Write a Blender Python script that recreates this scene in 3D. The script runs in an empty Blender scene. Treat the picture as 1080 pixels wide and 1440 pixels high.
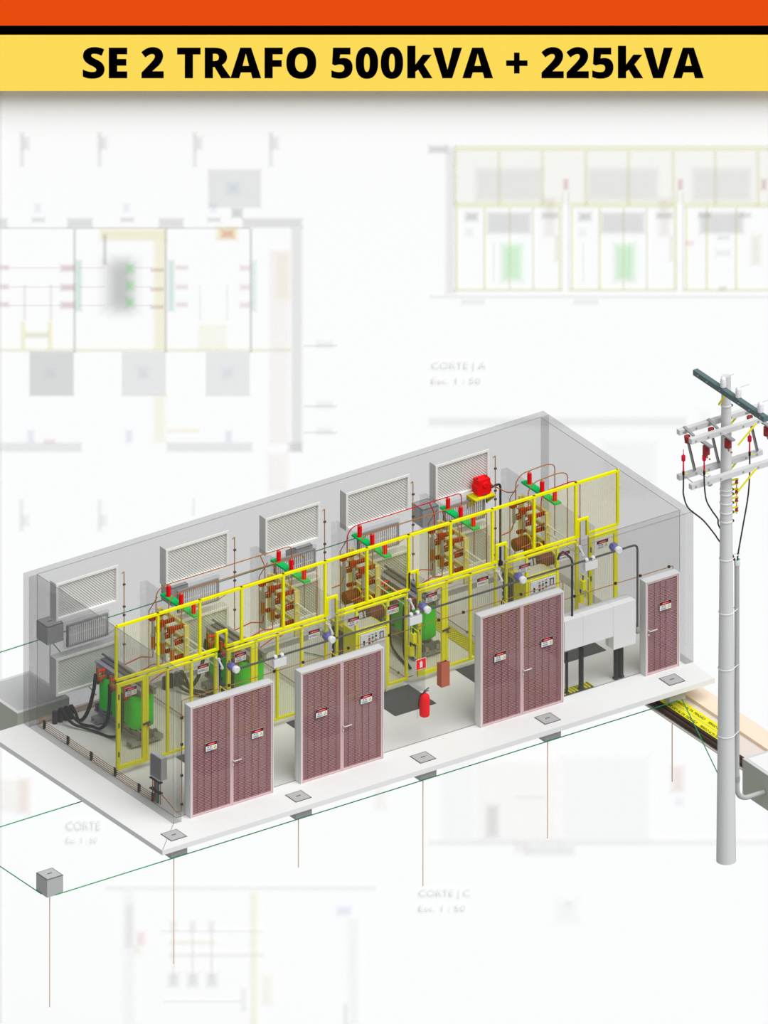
import bpy, bmesh, math, random
from mathutils import Vector, Matrix
random.seed(4)
scene = bpy.context.scene
C = scene.collection

# ------------------------------------------------------------------ camera, world, sun, exposure
TH = math.radians(34.32); PH = math.radians(27.2)
RIGHT = Vector((math.cos(TH), -math.sin(TH), 0))
FWD = Vector((math.sin(TH) * math.cos(PH), math.cos(TH) * math.cos(PH), -math.sin(PH)))
UP = RIGHT.cross(FWD)
S = 70.0                                   # pixels of the frame per metre
CENTRE = RIGHT * 4.230 + UP * 6.270        # middle of the view; the building's front left corner is the origin
cam_d = bpy.data.cameras.new('camera'); cam = bpy.data.objects.new('camera', cam_d); C.objects.link(cam)
cam_d.type = 'ORTHO'; cam_d.ortho_scale = 1440 / S; cam_d.clip_end = 300
cam.matrix_world = Matrix.Translation(CENTRE - FWD * 50) @ Matrix((RIGHT, UP, -FWD)).transposed().to_4x4()
scene.camera = cam

world = bpy.data.worlds.new('world'); scene.world = world; world.use_nodes = True
bg = world.node_tree.nodes['Background']
bg.inputs[0].default_value = (0.97, 0.985, 1, 1); bg.inputs[1].default_value = 0.38
sun_d = bpy.data.lights.new('sun', 'SUN'); sun = bpy.data.objects.new('sun', sun_d); C.objects.link(sun)
sun_d.energy = 2.42; sun_d.angle = math.radians(50)
LDIR = Vector((-0.13, 0.53, -0.838)).normalized()
sun.rotation_euler = LDIR.to_track_quat('-Z', 'Y').to_euler(); sun.location = (6, -10, 20)

scene.view_settings.view_transform = 'Standard'; scene.view_settings.look = 'None'
scene.view_settings.exposure = 0.13; scene.view_settings.gamma = 1.0
scene.view_settings.use_curve_mapping = False
scene.cycles.transparent_max_bounces = 64
scene.cycles.max_bounces = 8

# ------------------------------------------------------------------ materials
def lin(c):
    out = []
    for v in c:
        v = v / 255.0
        out.append(v / 12.92 if v <= 0.04045 else ((v + 0.055) / 1.055) ** 2.4)
    return (*out, 1)

def mat(name, rgb, rough=0.7, metal=0.0, spec=0.2):
    m = bpy.data.materials.new(name); m.use_nodes = True
    b = m.node_tree.nodes['Principled BSDF']
    b.inputs['Base Color'].default_value = lin(rgb)
    b.inputs['Roughness'].default_value = rough; b.inputs['Metallic'].default_value = metal
    b.inputs['Specular IOR Level'].default_value = spec
    return m

def noisy(name, rgb, amp=0.05, scale=6.0):
    m = mat(name, rgb, 0.85, 0, 0.1); nt = m.node_tree; n = nt.nodes; b = n['Principled BSDF']
    tc = n.new('ShaderNodeTexCoord'); no = n.new('ShaderNodeTexNoise'); no.inputs['Scale'].default_value = scale
    no.inputs['Detail'].default_value = 4
    mr = n.new('ShaderNodeMapRange'); mr.inputs[3].default_value = 1 - amp; mr.inputs[4].default_value = 1 + amp
    hs = n.new('ShaderNodeHueSaturation'); hs.inputs['Color'].default_value = lin(rgb)
    nt.links.new(tc.outputs['Object'], no.inputs['Vector']); nt.links.new(no.outputs['Fac'], mr.inputs[0])
    nt.links.new(mr.outputs[0], hs.inputs['Value']); nt.links.new(hs.outputs[0], b.inputs['Base Color'])
    return m

def ghost(name, rgb, t, body=0.1):
    """see-through sheet: tinted straight transmission t, plus a small share scattered by a grey body"""
    m = bpy.data.materials.new(name); m.use_nodes = True; nt = m.node_tree; n = nt.nodes
    n.remove(n['Principled BSDF'])
    tr = n.new('ShaderNodeBsdfTransparent'); tr.inputs[0].default_value = (t, t, t, 1)
    d = n.new('ShaderNodeBsdfDiffuse'); d.inputs[0].default_value = lin(rgb)
    mx = n.new('ShaderNodeMixShader'); mx.inputs[0].default_value = body
    nt.links.new(tr.outputs[0], mx.inputs[1]); nt.links.new(d.outputs[0], mx.inputs[2])
    nt.links.new(mx.outputs[0], n['Material Output'].inputs[0])
    return m

def wire(name, rgb, pitch, duty, t_open, t_wire, axis=0, tint=(1, 1, 1, 1)):
    """woven wire panel: thin coloured wires along one axis over a fine see-through weave"""
    m = bpy.data.materials.new(name); m.use_nodes = True; nt = m.node_tree; n = nt.nodes
    n.remove(n['Principled BSDF'])
    tc = n.new('ShaderNodeTexCoord'); sp = n.new('ShaderNodeSeparateXYZ')
    nt.links.new(tc.outputs['Object'], sp.inputs[0])
    mu = n.new('ShaderNodeMath'); mu.operation = 'MULTIPLY'; mu.inputs[1].default_value = 1 / pitch
    fr = n.new('ShaderNodeMath'); fr.operation = 'FRACT'
    lt = n.new('ShaderNodeMath'); lt.operation = 'LESS_THAN'; lt.inputs[1].default_value = duty
    mr = n.new('ShaderNodeMapRange'); mr.inputs[3].default_value = 1 - t_open; mr.inputs[4].default_value = 1 - t_wire
    nt.links.new(sp.outputs[axis], mu.inputs[0]); nt.links.new(mu.outputs[0], fr.inputs[0])
    nt.links.new(fr.outputs[0], lt.inputs[0]); nt.links.new(lt.outputs[0], mr.inputs[0])
    tr = n.new('ShaderNodeBsdfTransparent'); tr.inputs[0].default_value = tint; d = n.new('ShaderNodeBsdfDiffuse'); d.inputs[0].default_value = lin(rgb)
    mx = n.new('ShaderNodeMixShader')
    nt.links.new(mr.outputs[0], mx.inputs[0]); nt.links.new(tr.outputs[0], mx.inputs[1]); nt.links.new(d.outputs[0], mx.inputs[2])
    nt.links.new(mx.outputs[0], n['Material Output'].inputs[0])
    return m

M = dict(
    slab=noisy('white_concrete', (239, 239, 238), 0.012), floor=noisy('grey_floor', (248, 248, 248), 0.02, 3),
    wall=ghost('see_through_wall', (210, 210, 210), 0.82, .07), wallf=ghost('see_through_front_wall', (190, 190, 190), 0.92, .015),
    skin=ghost('clear_wall_skin', (215, 215, 215), 0.985, .015), part=ghost('see_through_partition', (165, 165, 165), 0.89, .03),
    edge=mat('edge_grey', (120, 120, 120)), mortar=mat('joint_grey', (150, 150, 150)),
    white=mat('white_paint', (235, 235, 235)), offwhite=mat('off_white', (222, 222, 222)),
    lite=mat('light_grey', (214, 214, 214)), grey=mat('mid_grey', (165, 165, 165)), dgrey=mat('dark_grey', (84, 84, 84)),
    black=mat('black', (28, 28, 28)), char=mat('charcoal', (58, 58, 58)), rubber=mat('black_rubber', (40, 40, 40)),
    steel=mat('steel', (168, 168, 176), 0.5, 0.2, 0.4), dsteel=mat('dark_steel', (112, 114, 122), 0.5, 0.2, 0.4),
    yellow=mat('safety_yellow', (255, 250, 0)), dyellow=mat('grating_yellow', (225, 220, 30)),
    cream=mat('cream_paint', (240, 228, 150)), red=mat('insulator_red', (156, 18, 10)), bred=mat('bright_red', (250, 10, 20)),
    pink=mat('pale_pink', (218, 186, 188)), slat=ghost('red_slat', (188, 146, 149), 0.85, .56), rod=mat('dark_red', (150, 62, 68)),
    orange=mat('orange_copper', (178, 112, 58)), copper=mat('copper', (190, 104, 60)), wirec=mat('earth_copper', (186, 132, 60)),
    leadred=mat('lead_red', (214, 44, 40)), busred=mat('bus_red', (206, 20, 36)), green=mat('resin_green', (40, 240, 40)),
    barg=mat('bar_green', (0, 200, 98)), teal=mat('cable_green', (30, 160, 100)), tealp=mat('teal_pipe', (70, 140, 118)),
    brown=mat('brown_resin', (128, 58, 42)), terra=mat('terracotta', (190, 104, 78)), rodc=mat('earth_rod', (240, 200, 172)),
    purple=mat('lamp_purple', (120, 116, 190)), box=mat('pit_grey', (188, 188, 188)), pit=mat('pit_green_grey', (186, 192, 178)),
    pole=mat('pole_concrete', (224, 224, 224)), dgreen=mat('crossarm_green', (100, 122, 122)), brace=mat('brace_yellow', (246, 240, 40)),
    armred=mat('fuse_red', (172, 64, 62)), crim=mat('termination_red', (236, 20, 60)), porc=mat('porcelain', (245, 245, 248)),
    sand=mat('sand', (232, 222, 212)), soil=mat('peach_soil', (252, 230, 208)), duct=mat('brown_duct', (70, 56, 48)),
    mesh=wire('fence_mesh', (255, 240, 120), 0.05, 0.3, 0.995, 0.88, 0, (.985, .98, .91, 1)), clear=ghost('clear_box', (190, 190, 190), 0.93, .04), louver=mat('louver_white', (244, 244, 244)), lback=mat('louver_back', (224, 224, 225)), gframe=mat('grille_frame', (140, 140, 142)), gbar=mat('grille_bar', (225, 225, 226)),
    glass=mat('dark_glass', (60, 64, 62)), btng=mat('button_green', (40, 150, 60)), btnr=mat('button_red', (170, 40, 40)),
    mat=mat('mat_grey', (94, 94, 94)), paper=mat('paper', (252, 252, 252), 0.9, 0, 0.0), horange=mat('header_orange', (232, 76, 14), 0.9, 0, 0), hyellow=mat('header_yellow', (253, 219, 88), 0.9, 0, 0),
    hblack=mat('header_black', (2, 2, 2), 0.9, 0, 0), print_grey=mat('print_grey', (240, 240, 240), 0.9, 0, 0),
)

# ------------------------------------------------------------------ mesh helpers
class MB:
    def __init__(self): self.v = []; self.f = []; self.smooth = []
    def add(self, vs, fs, smooth=False):
        o = len(self.v); self.v += [tuple(p) for p in vs]
        self.f += [tuple(i + o for i in f) for f in fs]; self.smooth += [smooth] * len(fs); return self
    def box(self, x0, x1, y0, y1, z0, z1):
        vs = [(x, y, z) for x in (x0, x1) for y in (y0, y1) for z in (z0, z1)]
        return self.add(vs, [(0, 1, 3, 2), (4, 6, 7, 5), (0, 4, 5, 1), (2, 3, 7, 6), (0, 2, 6, 4), (1, 5, 7, 3)])
    def beam(self, a, b, w, h, up=Vector((0, 0, 1))):
        a = Vector(a); b = Vector(b); d = (b - a).normalized()
        s = d.cross(up)
        if s.length < 1e-4: s = d.cross(Vector((0, 1, 0)))
        s.normalize(); u = s.cross(d)
        vs = [p + s * i * w / 2 + u * j * h / 2 for p in (a, b) for i, j in ((-1, -1), (1, -1), (1, 1), (-1, 1))]
        return self.add(vs, [(0, 1, 2, 3)[::-1], (4, 5, 6, 7), (0, 1, 5, 4), (1, 2, 6, 5), (2, 3, 7, 6), (3, 0, 4, 7)])
    def lathe(self, base, axis, prof, n=16, sx=1.0, sy=1.0):
        base = Vector(base); ax = Vector(axis).normalized()
        t = Vector((1, 0, 0)) if abs(ax.x) < 0.9 else Vector((0, 1, 0))
        t = (t - ax * t.dot(ax)).normalized(); b = ax.cross(t)
        vs = []; fs = []
        for (r, h) in prof:
            for k in range(n):
                a = 2 * math.pi * k / n
                vs.append(base + ax * h + t * (r * sx * math.cos(a)) + b * (r * sy * math.sin(a)))
        for i in range(len(prof) - 1):
            for k in range(n):
                fs.append((i * n + k, i * n + (k + 1) % n, (i + 1) * n + (k + 1) % n, (i + 1) * n + k))
        self.add(vs, fs, True)
        m = len(prof) - 1
        self.add(vs[:n], [tuple(range(n))[::-1]]); self.add(vs[m * n:], [tuple(range(n))])
        return self
    def cyl(self, a, b, r, n=14, r2=None):
        a = Vector(a); b = Vector(b)
        return self.lathe(a, b - a, [(r, 0), (r if r2 is None else r2, (b - a).length)], n)
    def ball(self, c, r, n=12, rings=7):
        prof = [(max(1e-4, r * math.sin(math.pi * i / rings)), -r * math.cos(math.pi * i / rings)) for i in range(rings + 1)]
        return self.lathe(c, (0, 0, 1), prof, n)
    def ribbed(self, a, b, r, ribs=6, n=14, core=0.72):
        a = Vector(a); b = Vector(b); L = (b - a).length; p = [(r * core, 0)]
        for i in range(ribs):
            z = L * i / ribs; s = L / ribs
            p += [(r * core, z + .1 * s), (r, z + .25 * s), (r, z + .7 * s), (r * core, z + .9 * s)]
        p.append((r * core, L)); return self.lathe(a, b - a, p, n)
    def tube(self, pts, r, n=8, fillet=0.0, smooth_path=False):
        P = [Vector(p) for p in pts]
        if smooth_path:
            Q = []
            for i in range(len(P) - 1):
                p0 = P[max(i - 1, 0)]; p1 = P[i]; p2 = P[i + 1]; p3 = P[min(i + 2, len(P) - 1)]
                for k in range(6):
                    t = k / 6
                    Q.append(0.5 * ((2 * p1) + (p2 - p0) * t + (2 * p0 - 5 * p1 + 4 * p2 - p3) * t * t + (3 * p1 - p0 - 3 * p2 + p3) * t ** 3))
            Q.append(P[-1]); P = Q
        elif fillet > 0:
            Q = [P[0]]
            for i in range(1, len(P) - 1):
                d1 = P[i - 1] - P[i]; d2 = P[i + 1] - P[i]
                f = min(fillet, d1.length * .45, d2.length * .45)
                a = P[i] + d1.normalized() * f; b = P[i] + d2.normalized() * f
                for k in range(5):
                    t = k / 4; Q.append(a * (1 - t) ** 2 + P[i] * 2 * t * (1 - t) + b * t * t)
            Q.append(P[-1]); P = Q
        tang = []
        for i in range(len(P)):
            d = (P[min(i + 1, len(P) - 1)] - P[max(i - 1, 0)])
            tang.append(d.normalized() if d.length > 1e-9 else Vector((0, 0, 1)))
        t0 = tang[0]; nrm = t0.orthogonal().normalized(); vs = []; fs = []
        for i, p in enumerate(P):
            t = tang[i]; nrm = (nrm - t * nrm.dot(t)).normalized(); b = t.cross(nrm)
            for k in range(n):
                a = 2 * math.pi * k / n; vs.append(p + nrm * r * math.cos(a) + b * r * math.sin(a))
        for i in range(len(P) - 1):
            for k in range(n): fs.append((i * n + k, i * n + (k + 1) % n, (i + 1) * n + (k + 1) % n, (i + 1) * n + k))
        self.add(vs, fs, True); m = len(P) - 1
        self.add(vs[:n], [tuple(range(n))[::-1]]); self.add(vs[m * n:], [tuple(range(n))])
        return self
    def prism(self, poly, d):
        """closed polygon (3-D points, planar) pushed along d"""
        n = len(poly); d = Vector(d); p = [Vector(q) for q in poly]
        fs = [tuple(range(n))[::-1], tuple(range(n, 2 * n))] + [(i, (i + 1) % n, n + (i + 1) % n, n + i) for i in range(n)]
        return self.add(p + [q + d for q in p], fs)
    def frame(self, x0, x1, z0, z1, y, w=0.05, d=0.05):
        """rectangular tube frame in an X-Z plane"""
        self.box(x0, x0 + w, y, y + d, z0, z1); self.box(x1 - w, x1, y, y + d, z0, z1)
        self.box(x0 + w, x1 - w, y, y + d, z1 - w, z1); self.box(x0 + w, x1 - w, y, y + d, z0, z0 + w); return self

def wloc(o):
    p = Vector((0, 0, 0))
    while o is not None: p = p + o.location; o = o.parent
    return p

def build(name, mb, m, parent=None, at=None):
    """one mesh object; vertices are given in world metres and stored relative to the parent (or to `at`)"""
    off = wloc(parent) if parent else Vector(at) if at else Vector((0, 0, 0))
    me = bpy.data.meshes.new(name)
    me.from_pydata([tuple(Vector(p) - off) for p in mb.v], [], mb.f); me.update()
    bm = bmesh.new(); bm.from_mesh(me); bmesh.ops.recalc_face_normals(bm, faces=bm.faces); bm.to_mesh(me); bm.free()
    for p, s in zip(me.polygons, mb.smooth): p.use_smooth = s
    me.materials.append(m)
    o = bpy.data.objects.new(name, me); C.objects.link(o)
    if parent: o.parent = parent
    elif at: o.location = at
    return o

def tag(o, label=None, cat=None, group=None, kind=None):
    if label: o['label'] = label
    if cat: o['category'] = cat
    if group: o['group'] = group
    if kind: o['kind'] = kind
    return o

def thing(name, label, cat, loc, group=None):
    o = bpy.data.objects.new(name, None); C.objects.link(o); o.location = loc; o.empty_display_size = .1
    return tag(o, label, cat, group)

def single(name, mb, m, label, cat, at, group=None):
    return tag(build(name, mb, m, None, at), label, cat, group)

def struct(name, mb, m, at=None): return tag(build(name, mb, m, None, at), kind='structure')

_text = {}
def text_polys(s, bold=0.0):
    key = (s, bold)
    if key not in _text:
        cu = bpy.data.curves.new('text', 'FONT'); cu.body = s; cu.size = 1; cu.offset = bold; cu.resolution_u = 3
        ob = bpy.data.objects.new('text', cu); C.objects.link(ob)
        dg = bpy.context.evaluated_depsgraph_get(); me = bpy.data.meshes.new_from_object(ob.evaluated_get(dg))
        vs = [v.co.copy() for v in me.vertices]; fs = [tuple(p.vertices) for p in me.polygons]
        bpy.data.objects.remove(ob); bpy.data.curves.remove(cu); bpy.data.meshes.remove(me)
        x0 = min(v.x for v in vs); x1 = max(v.x for v in vs); y0 = min(v.y for v in vs); y1 = max(v.y for v in vs)
        _text[key] = ([((v.x - x0) / (x1 - x0), (v.y - y0) / (y1 - y0)) for v in vs], fs)
    return _text[key]

def lettering(mb, s, o, ex, ey, bold=0.0):
    """text filling the rectangle o, o+ex, o+ey"""
    vs, fs = text_polys(s, bold); o = Vector(o); ex = Vector(ex); ey = Vector(ey)
    return mb.add([o + ex * a + ey * b for a, b in vs], fs)

ORD = ['leftmost', 'second-from-left', 'third-from-left', 'fourth-from-left', 'fifth-from-left', 'rightmost']
BAY = ['leftmost bay', 'second-from-left bay', 'third-from-left bay', 'fourth-from-left bay', 'fifth-from-left bay', 'narrow rightmost bay']
W, D, H, T = 12.65, 5.35, 3.40, 0.20
XP = [2.70, 5.38, 7.35, 9.50, 11.48]; PT = 0.15
FY = 2.34                                   # front face of the yellow fence

# ------------------------------------------------------------------ apron, floor, walls
PITX = [-.27, 2.76, 5.79, 8.82, 11.85]; PY0, PY1 = -.61, -.21
mb = MB(); z0 = -.11
mb.box(-.84, 12.60, -.835, PY0, z0, 0)
edges = [-.84] + [e for x in PITX for e in (x - .2, x + .2)] + [12.60]
for i in range(0, len(edges), 2): mb.box(edges[i], edges[i + 1], PY0, PY1, z0, 0)
mb.box(-.84, 12.62, PY1, 0, z0, 0); mb.box(-.84, 0, 0, D, z0, 0)
struct('floor_apron', mb, M['slab'])
struct('floor', MB().box(0, W, 0, D, -.11, -.001), M['floor'])
mb = MB(); mb.beam((-.82, -.815, .002), (0, 0, .002), .012, .004)
struct('trim_1', mb, M['mortar'])

struct('wall_left', MB().box(0, T, 0, D - T, .0, H), M['wall'])
struct('wall_right', MB().box(W - T, W, 0, D - T, .0, H), M['wall'])
LX = [(.65, 2.16), (3.32, 4.85), (5.74, 7.07), (7.70, 9.25), (9.88, 11.19)]   # louvre openings in the back wall
def holed(y0, y1, x0, x1, holes):
    """wall slab with rectangular openings, one shell without inner seams"""
    xs = sorted({x0, x1, *[h[0] for h in holes], *[h[1] for h in holes]})
    zs = sorted({0.0, H, *[h[2] for h in holes], *[h[3] for h in holes]})
    solid = lambda i, j: 0 <= i < len(xs) - 1 and 0 <= j < len(zs) - 1 and not any(h[0] <= (xs[i] + xs[i + 1]) / 2 <= h[1] and h[2] <= (zs[j] + zs[j + 1]) / 2 <= h[3] for h in holes)
    mb = MB()
    for i in range(len(xs) - 1):
        for j in range(len(zs) - 1):
            if not solid(i, j): continue
            a, b, c, d = xs[i], xs[i + 1], zs[j], zs[j + 1]
            for y in (y0, y1): mb.add([(a, y, c), (b, y, c), (b, y, d), (a, y, d)], [(0, 1, 2, 3)])
            if i == 0: mb.add([(a, y0, c), (a, y1, c), (a, y1, d), (a, y0, d)], [(0, 1, 2, 3)])
            if i == len(xs) - 2: mb.add([(b, y0, c), (b, y1, c), (b, y1, d), (b, y0, d)], [(0, 1, 2, 3)])
            if j == 0: mb.add([(a, y0, c), (b, y0, c), (b, y1, c), (a, y1, c)], [(0, 1, 2, 3)])
            if j == len(zs) - 2: mb.add([(a, y0, d), (b, y0, d), (b, y1, d), (a, y1, d)], [(0, 1, 2, 3)])
    return mb
holes = [(a, b, zz, zz + .84) for a, b in LX for zz in (.51, 2.21)]
struct('wall_back', holed(D - T, D, 0, W, holes), M['wall'])
DOORS = [(.42, 2.44, 2.51), (3.10, 5.12, 2.51), (7.475, 9.50, 2.51), (11.49, 12.32, 2.12)]
struct('wall_front', holed(.18, T, T, W - T, [(a, b, 0, h) for a, b, h in DOORS]), M['wallf'])
mb = holed(0, .006, T, W - T, [(a, b, 0, h) for a, b, h in DOORS]); struct('wall_front', mb, M['skin'])
struct('trim_3', MB().box(T, W - T, .006, .18, H - .006, H), M['skin'])
for x in XP:
    struct('wall_partition', MB().box(x, x + PT, 2.02, D - T, .0, 2.50), M['part'])
# thin drawn edges of the see-through walls
mb = MB(); r = .0055
for a, b in [((T, T, H), (W - T, T, H)), ((T, T, H), (T, D - T, H)), ((T, D - T, H), (W - T, D - T, H)), ((W - T, T, H), (W - T, D - T, H)),
             ((0, 0, H), (W, 0, H)), ((T, D - T, 0), (T, D - T, H)), ((W - T, T, 0), (W - T, T, H)), ((T, T, .004), (W - T, T, .004)), ((T, T, .004), (T, D - T, .004)), ((0, 0, 0), (0, 0, H))]:
    mb.beam(a, b, r, r)
struct('trim_2', mb, M['edge'])

# ------------------------------------------------------------------ louvre windows and ventilation grilles on the back wall
def louvre(n, x0, x1, z0):
    z1 = z0 + .84; y0, y1 = 5.125, D
    mb = MB(); w = .05
    mb.box(x0, x0 + w, y0, y1, z0, z1); mb.box(x1 - w, x1, y0, y1, z0, z1)
    mb.box(x0 + w, x1 - w, y0, y1, z1 - w, z1); mb.box(x0 + w, x1 - w, y0, y1, z0, z0 + w)
    fr = tag(build('window_%d' % n, mb, M['louver'], None, (x0, y0, z0)), kind='structure')
    build('back_panel', MB().box(x0 + w, x1 - w, 5.20, 5.22, z0 + w, z1 - w), M['lback'], fr)
    mb = MB(); a, b, c, d = x0 + w, x1 - w, z0 + w, z1 - w
    k = c - (b - a)
    while k < d:
        # 45 degree bar falling to the right:  z = k + (b - x)
        xa, xb = a, b
        za = k + (b - a)
        if za > d: xa = b - (d - k); za = d
        zb = k
        if zb < c: xb = b - (c - k); zb = c
        if xb - xa > .03: mb.beam((xa, 5.186, za), (xb, 5.186, zb), .026, .026, Vector((0, 1, 0)))
        k += .062
    build('slats', mb, M['louver'], fr)
for i, (a, b) in enumerate(LX):
    louvre(i + 1, a, b, 2.21)
    louvre(i + 6, a, b, .51)
GX = [.86, 3.55, 5.90, 7.93, 10.02]
for i, x in enumerate(GX):
    t = thing('ventilation_grille', 'dark framed grey ventilation grille on the back wall of the ' + BAY[i], 'grille', (x, 5.1, 1.6), 'grey ventilation grilles between the louvres')
    build('frame', MB().frame(x, x + .99, 1.60, 2.09, 5.03, .03, .05), M['gframe'], t)
    mb = MB()
    for k in range(19): mb.box(x + .05 + k * .05, x + .065 + k * .05, 5.04, 5.07, 1.63, 2.06)
    mb.box(x + .03, x + .96, 5.05, 5.06, 1.84, 1.85)
    build('bars', mb, M['gbar'], t)
    build('housing', MB().box(x - .03, x + 1.05, 5.085, 5.148, 1.54, 2.13), M['clear'], t)

# ------------------------------------------------------------------ mesh doors in the front wall
def door(n, x0, x1, h, leaves):
    w = .022
    mb = MB(); mb.box(x0, x0 + w, 0, .22, 0, h); mb.box(x1 - w, x1, 0, .22, 0, h); mb.box(x0 + w, x1 - w, 0, .22, h - w, h)
    fr = tag(build('door_%d' % n, mb, M['offwhite'], None, (x0, 0, 0)), kind='structure')
    lw = (x1 - x0 - 2 * w) / leaves
    for k in range(leaves):
        a = x0 + w + k * lw + .003; b = a + lw - .006
        lf = build('door_leaf', MB().frame(a, b, .012, h - w - .004, .012, .036, .045), M['pink'], fr)
        mb = MB(); z = .07
        while z < h - .10:
            mb.beam((a + .045, .035, z), (b - .045, .035, z), .024, .0075, Vector((0, -.75, 1)).normalized()); z += .037
        build('slats', mb, M['slat'], lf)
        build('backing_mesh', MB().box(a + .045, b - .045, .048, .052, .06, h - .09), M['slatmesh'], lf)
        mb = MB()
        for q in ((.12, .3, .5, .68, .9) if leaves > 1 else (.22, .42, .62)):
            mb.box(a + .045 + (lw - .1) * q, a + .051 + (lw - .1) * q, .010, .016, .06, h - .09)
        build('stiffener', mb, M['rod'], lf)
    hx = x0 + w + lw if leaves > 1 else x0 + w + .03
    mb = MB(); mb.cyl((hx + .02, .012, 1.02), (hx + .02, -.06, 1.02), .012); mb.tube([(hx + .02, -.055, 1.02), (hx + .19, -.055, 1.025)], .012)
    mb.cyl((hx + .02, .012, .92), (hx + .02, -.01, .92), .018)
    build('door_handle', mb, M['lite'], fr)
M['slatmesh'] = ghost('door_mesh', (140, 84, 88), 0.72, .42)
for i, (a, b, h) in enumerate(DOORS): door(i + 1, a, b, h, 2 if i < 3 else 1)

# ------------------------------------------------------------------ danger signs
def sign(label, cx, y, cz, kind=0):
    w, h = .27, .185; x0 = cx - w / 2; z0 = cz - h / 2
    t = thing('danger_sign', label, 'sign', (cx, y, z0), 'danger signs')
    build('plate', MB().box(x0, x0 + w, y - .008, y, z0, z0 + h), M['white'], t)
    build('header_band', MB().box(x0, x0 + w, y - .011, y - .008, z0 + .115, z0 + h), M['black'], t)
    mb = MB(); ov = [(cx + .112 * math.cos(a), y - .0112, z0 + .146 + .019 * math.sin(a)) for a in [k * math.pi / 8 for k in range(16)]]
    mb.prism(ov, (0, -.002, 0)); build('red_oval', mb, M['bred'], t)
    mb = MB(); lettering(mb, 'PERIGO', (cx - .07, y - .0138, z0 + .138), (.14, 0, 0), (0, 0, .016))
    build('heading', mb, M['white'], t)
    mb = MB()
    if kind == 0:
        lettering(mb, 'ALTA', (x0 + .035, y - .0088, z0 + .062), (.11, 0, 0), (0, 0, .042), .02)
        lettering(mb, 'TENSÃO', (x0 + .02, y - .0088, z0 + .012), (.14, 0, 0), (0, 0, .042), .02)
    else:
        lettering(mb, 'ALTA TENSÃO', (x0 + .02, y - .0088, z0 + .04), (.165, 0, 0), (0, 0, .045), .03)
    build('lettering', mb, M['black'], t)
    px = x0 + .225; s = .034
    mb = MB().prism([(px - s, y - .0082, z0 + .03), (px + s, y - .0082, z0 + .03), (px, y - .0082, z0 + .092)], (0, -.002, 0)); build('triangle_border', mb, M['black'], t)
    s = .024; mb = MB().prism([(px - s, y - .0104, z0 + .036), (px + s, y - .0104, z0 + .036), (px, y - .0104, z0 + .080)], (0, -.001, 0)); build('triangle', mb, M['yellow'], t)

DS = [('left leaf of the leftmost double door', .918, 1.50), ('right leaf of the leftmost double door', 2.043, 1.465),
      ('left leaf of the middle double door', 3.60, 1.48), ('right leaf of the middle double door', 4.689, 1.48),
      ('left leaf of the rightmost double door', 7.941, 1.49), ('right leaf of the rightmost double door', 9.083, 1.49),
      ('narrow single door', 11.963, 1.48)]
for l, x, z in DS: sign('small red and black danger sign on the ' + l, x, .0, z)
FS = [(.561, 0, 'left gate in front of the ' + BAY[0]), (2.317, 1, 'fence, right end of the ' + BAY[0]),
      (3.225, 0, 'gate in front of the ' + BAY[1]), (5.015, 1, 'fence, right end of the ' + BAY[1]),
      (5.975, 0, 'fence left of the control cabinet in the ' + BAY[2]), (6.935, 1, 'fence right of the control cabinet in the ' + BAY[2]),
      (7.869, 0, 'gate in front of the ' + BAY[3]), (9.115, 1, 'fence, right end of the ' + BAY[3]),
      (10.137, 0, 'fence left of the control cabinet in the ' + BAY[4]), (11.095, 1, 'fence right of the control cabinet in the ' + BAY[4]),
      (12.029, 0, 'gate of the ' + BAY[5])]
for x, k, l in FS: sign('danger sign on the yellow ' + l, x, FY, 1.85, k)

# ------------------------------------------------------------------ yellow fence: upper panels, lower panels, gates
w = .05
px = [.22 + 1.0165 * k for k in range(13)]
UZ0, UZ1 = 2.15, 3.41
for k in range(12):
    a, b = px[k], px[k + 1]
    t = thing('wire_fence', 'yellow framed wire panel of the upper fence row, panel %s' % (['at the left end', 'second from the left', 'third from the left', 'fourth from the left', 'fifth from the left', 'sixth from the left', 'sixth from the right', 'fifth from the right', 'fourth from the right', 'third from the right', 'second from the right', 'at the right end'][k]), 'fence', (a, FY, UZ0), 'upper row of yellow fence panels')
    mb = MB(); mb.box(a - w / 2 if k == 0 else a, a + w / 2, FY, FY + w, UZ0 + .05, UZ1)
    mb.box(b - w / 2, b + (w / 2 if k == 11 else 0), FY, FY + w, UZ0 + .05, UZ1)
    mb.box(a, b, FY - .002, FY + w + .002, UZ1 - w, UZ1)
    n = [(x - .05, x + PT + .07) for x in XP if a - .1 < x - .05 < b - .1]
    m2 = MB(); y = FY + .024
    lo = [(x - .05, x + PT + .07) for x in XP if x - .05 < b and x + PT + .07 > a]
    cur = a
    if lo:
        p, q = lo[0]
        p_in, q_in = p > a, q < b
        if p_in:
            mb.box(a, p + w, FY, FY + w, UZ0, UZ0 + w); mb.box(p, p + w, FY, FY + w, UZ0 + w, 2.51)
            m2.box(a, p, y, y + .002, UZ0, UZ1)
        mb.box(max(a, p), min(b, q), FY, FY + w, 2.51, 2.56)
        m2.box(max(a, p), min(b, q), y, y + .002, 2.56, UZ1)
        if q_in:
            mb.box(q - w, q, FY, FY + w, UZ0 + w, 2.51); mb.box(q - w, b, FY, FY + w, UZ0, UZ0 + w)
            m2.box(q, b, y, y + .002, UZ0, UZ1)
        if not p_in and q <= a: pass
    else:
        mb.box(a, b, FY, FY + w, UZ0, UZ0 + w); m2.box(a, b, y, y + .002, UZ0, UZ1)
    build('frame', mb, M['yellow'], t); build('wire_mesh', m2, M['mesh'], t)

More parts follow.
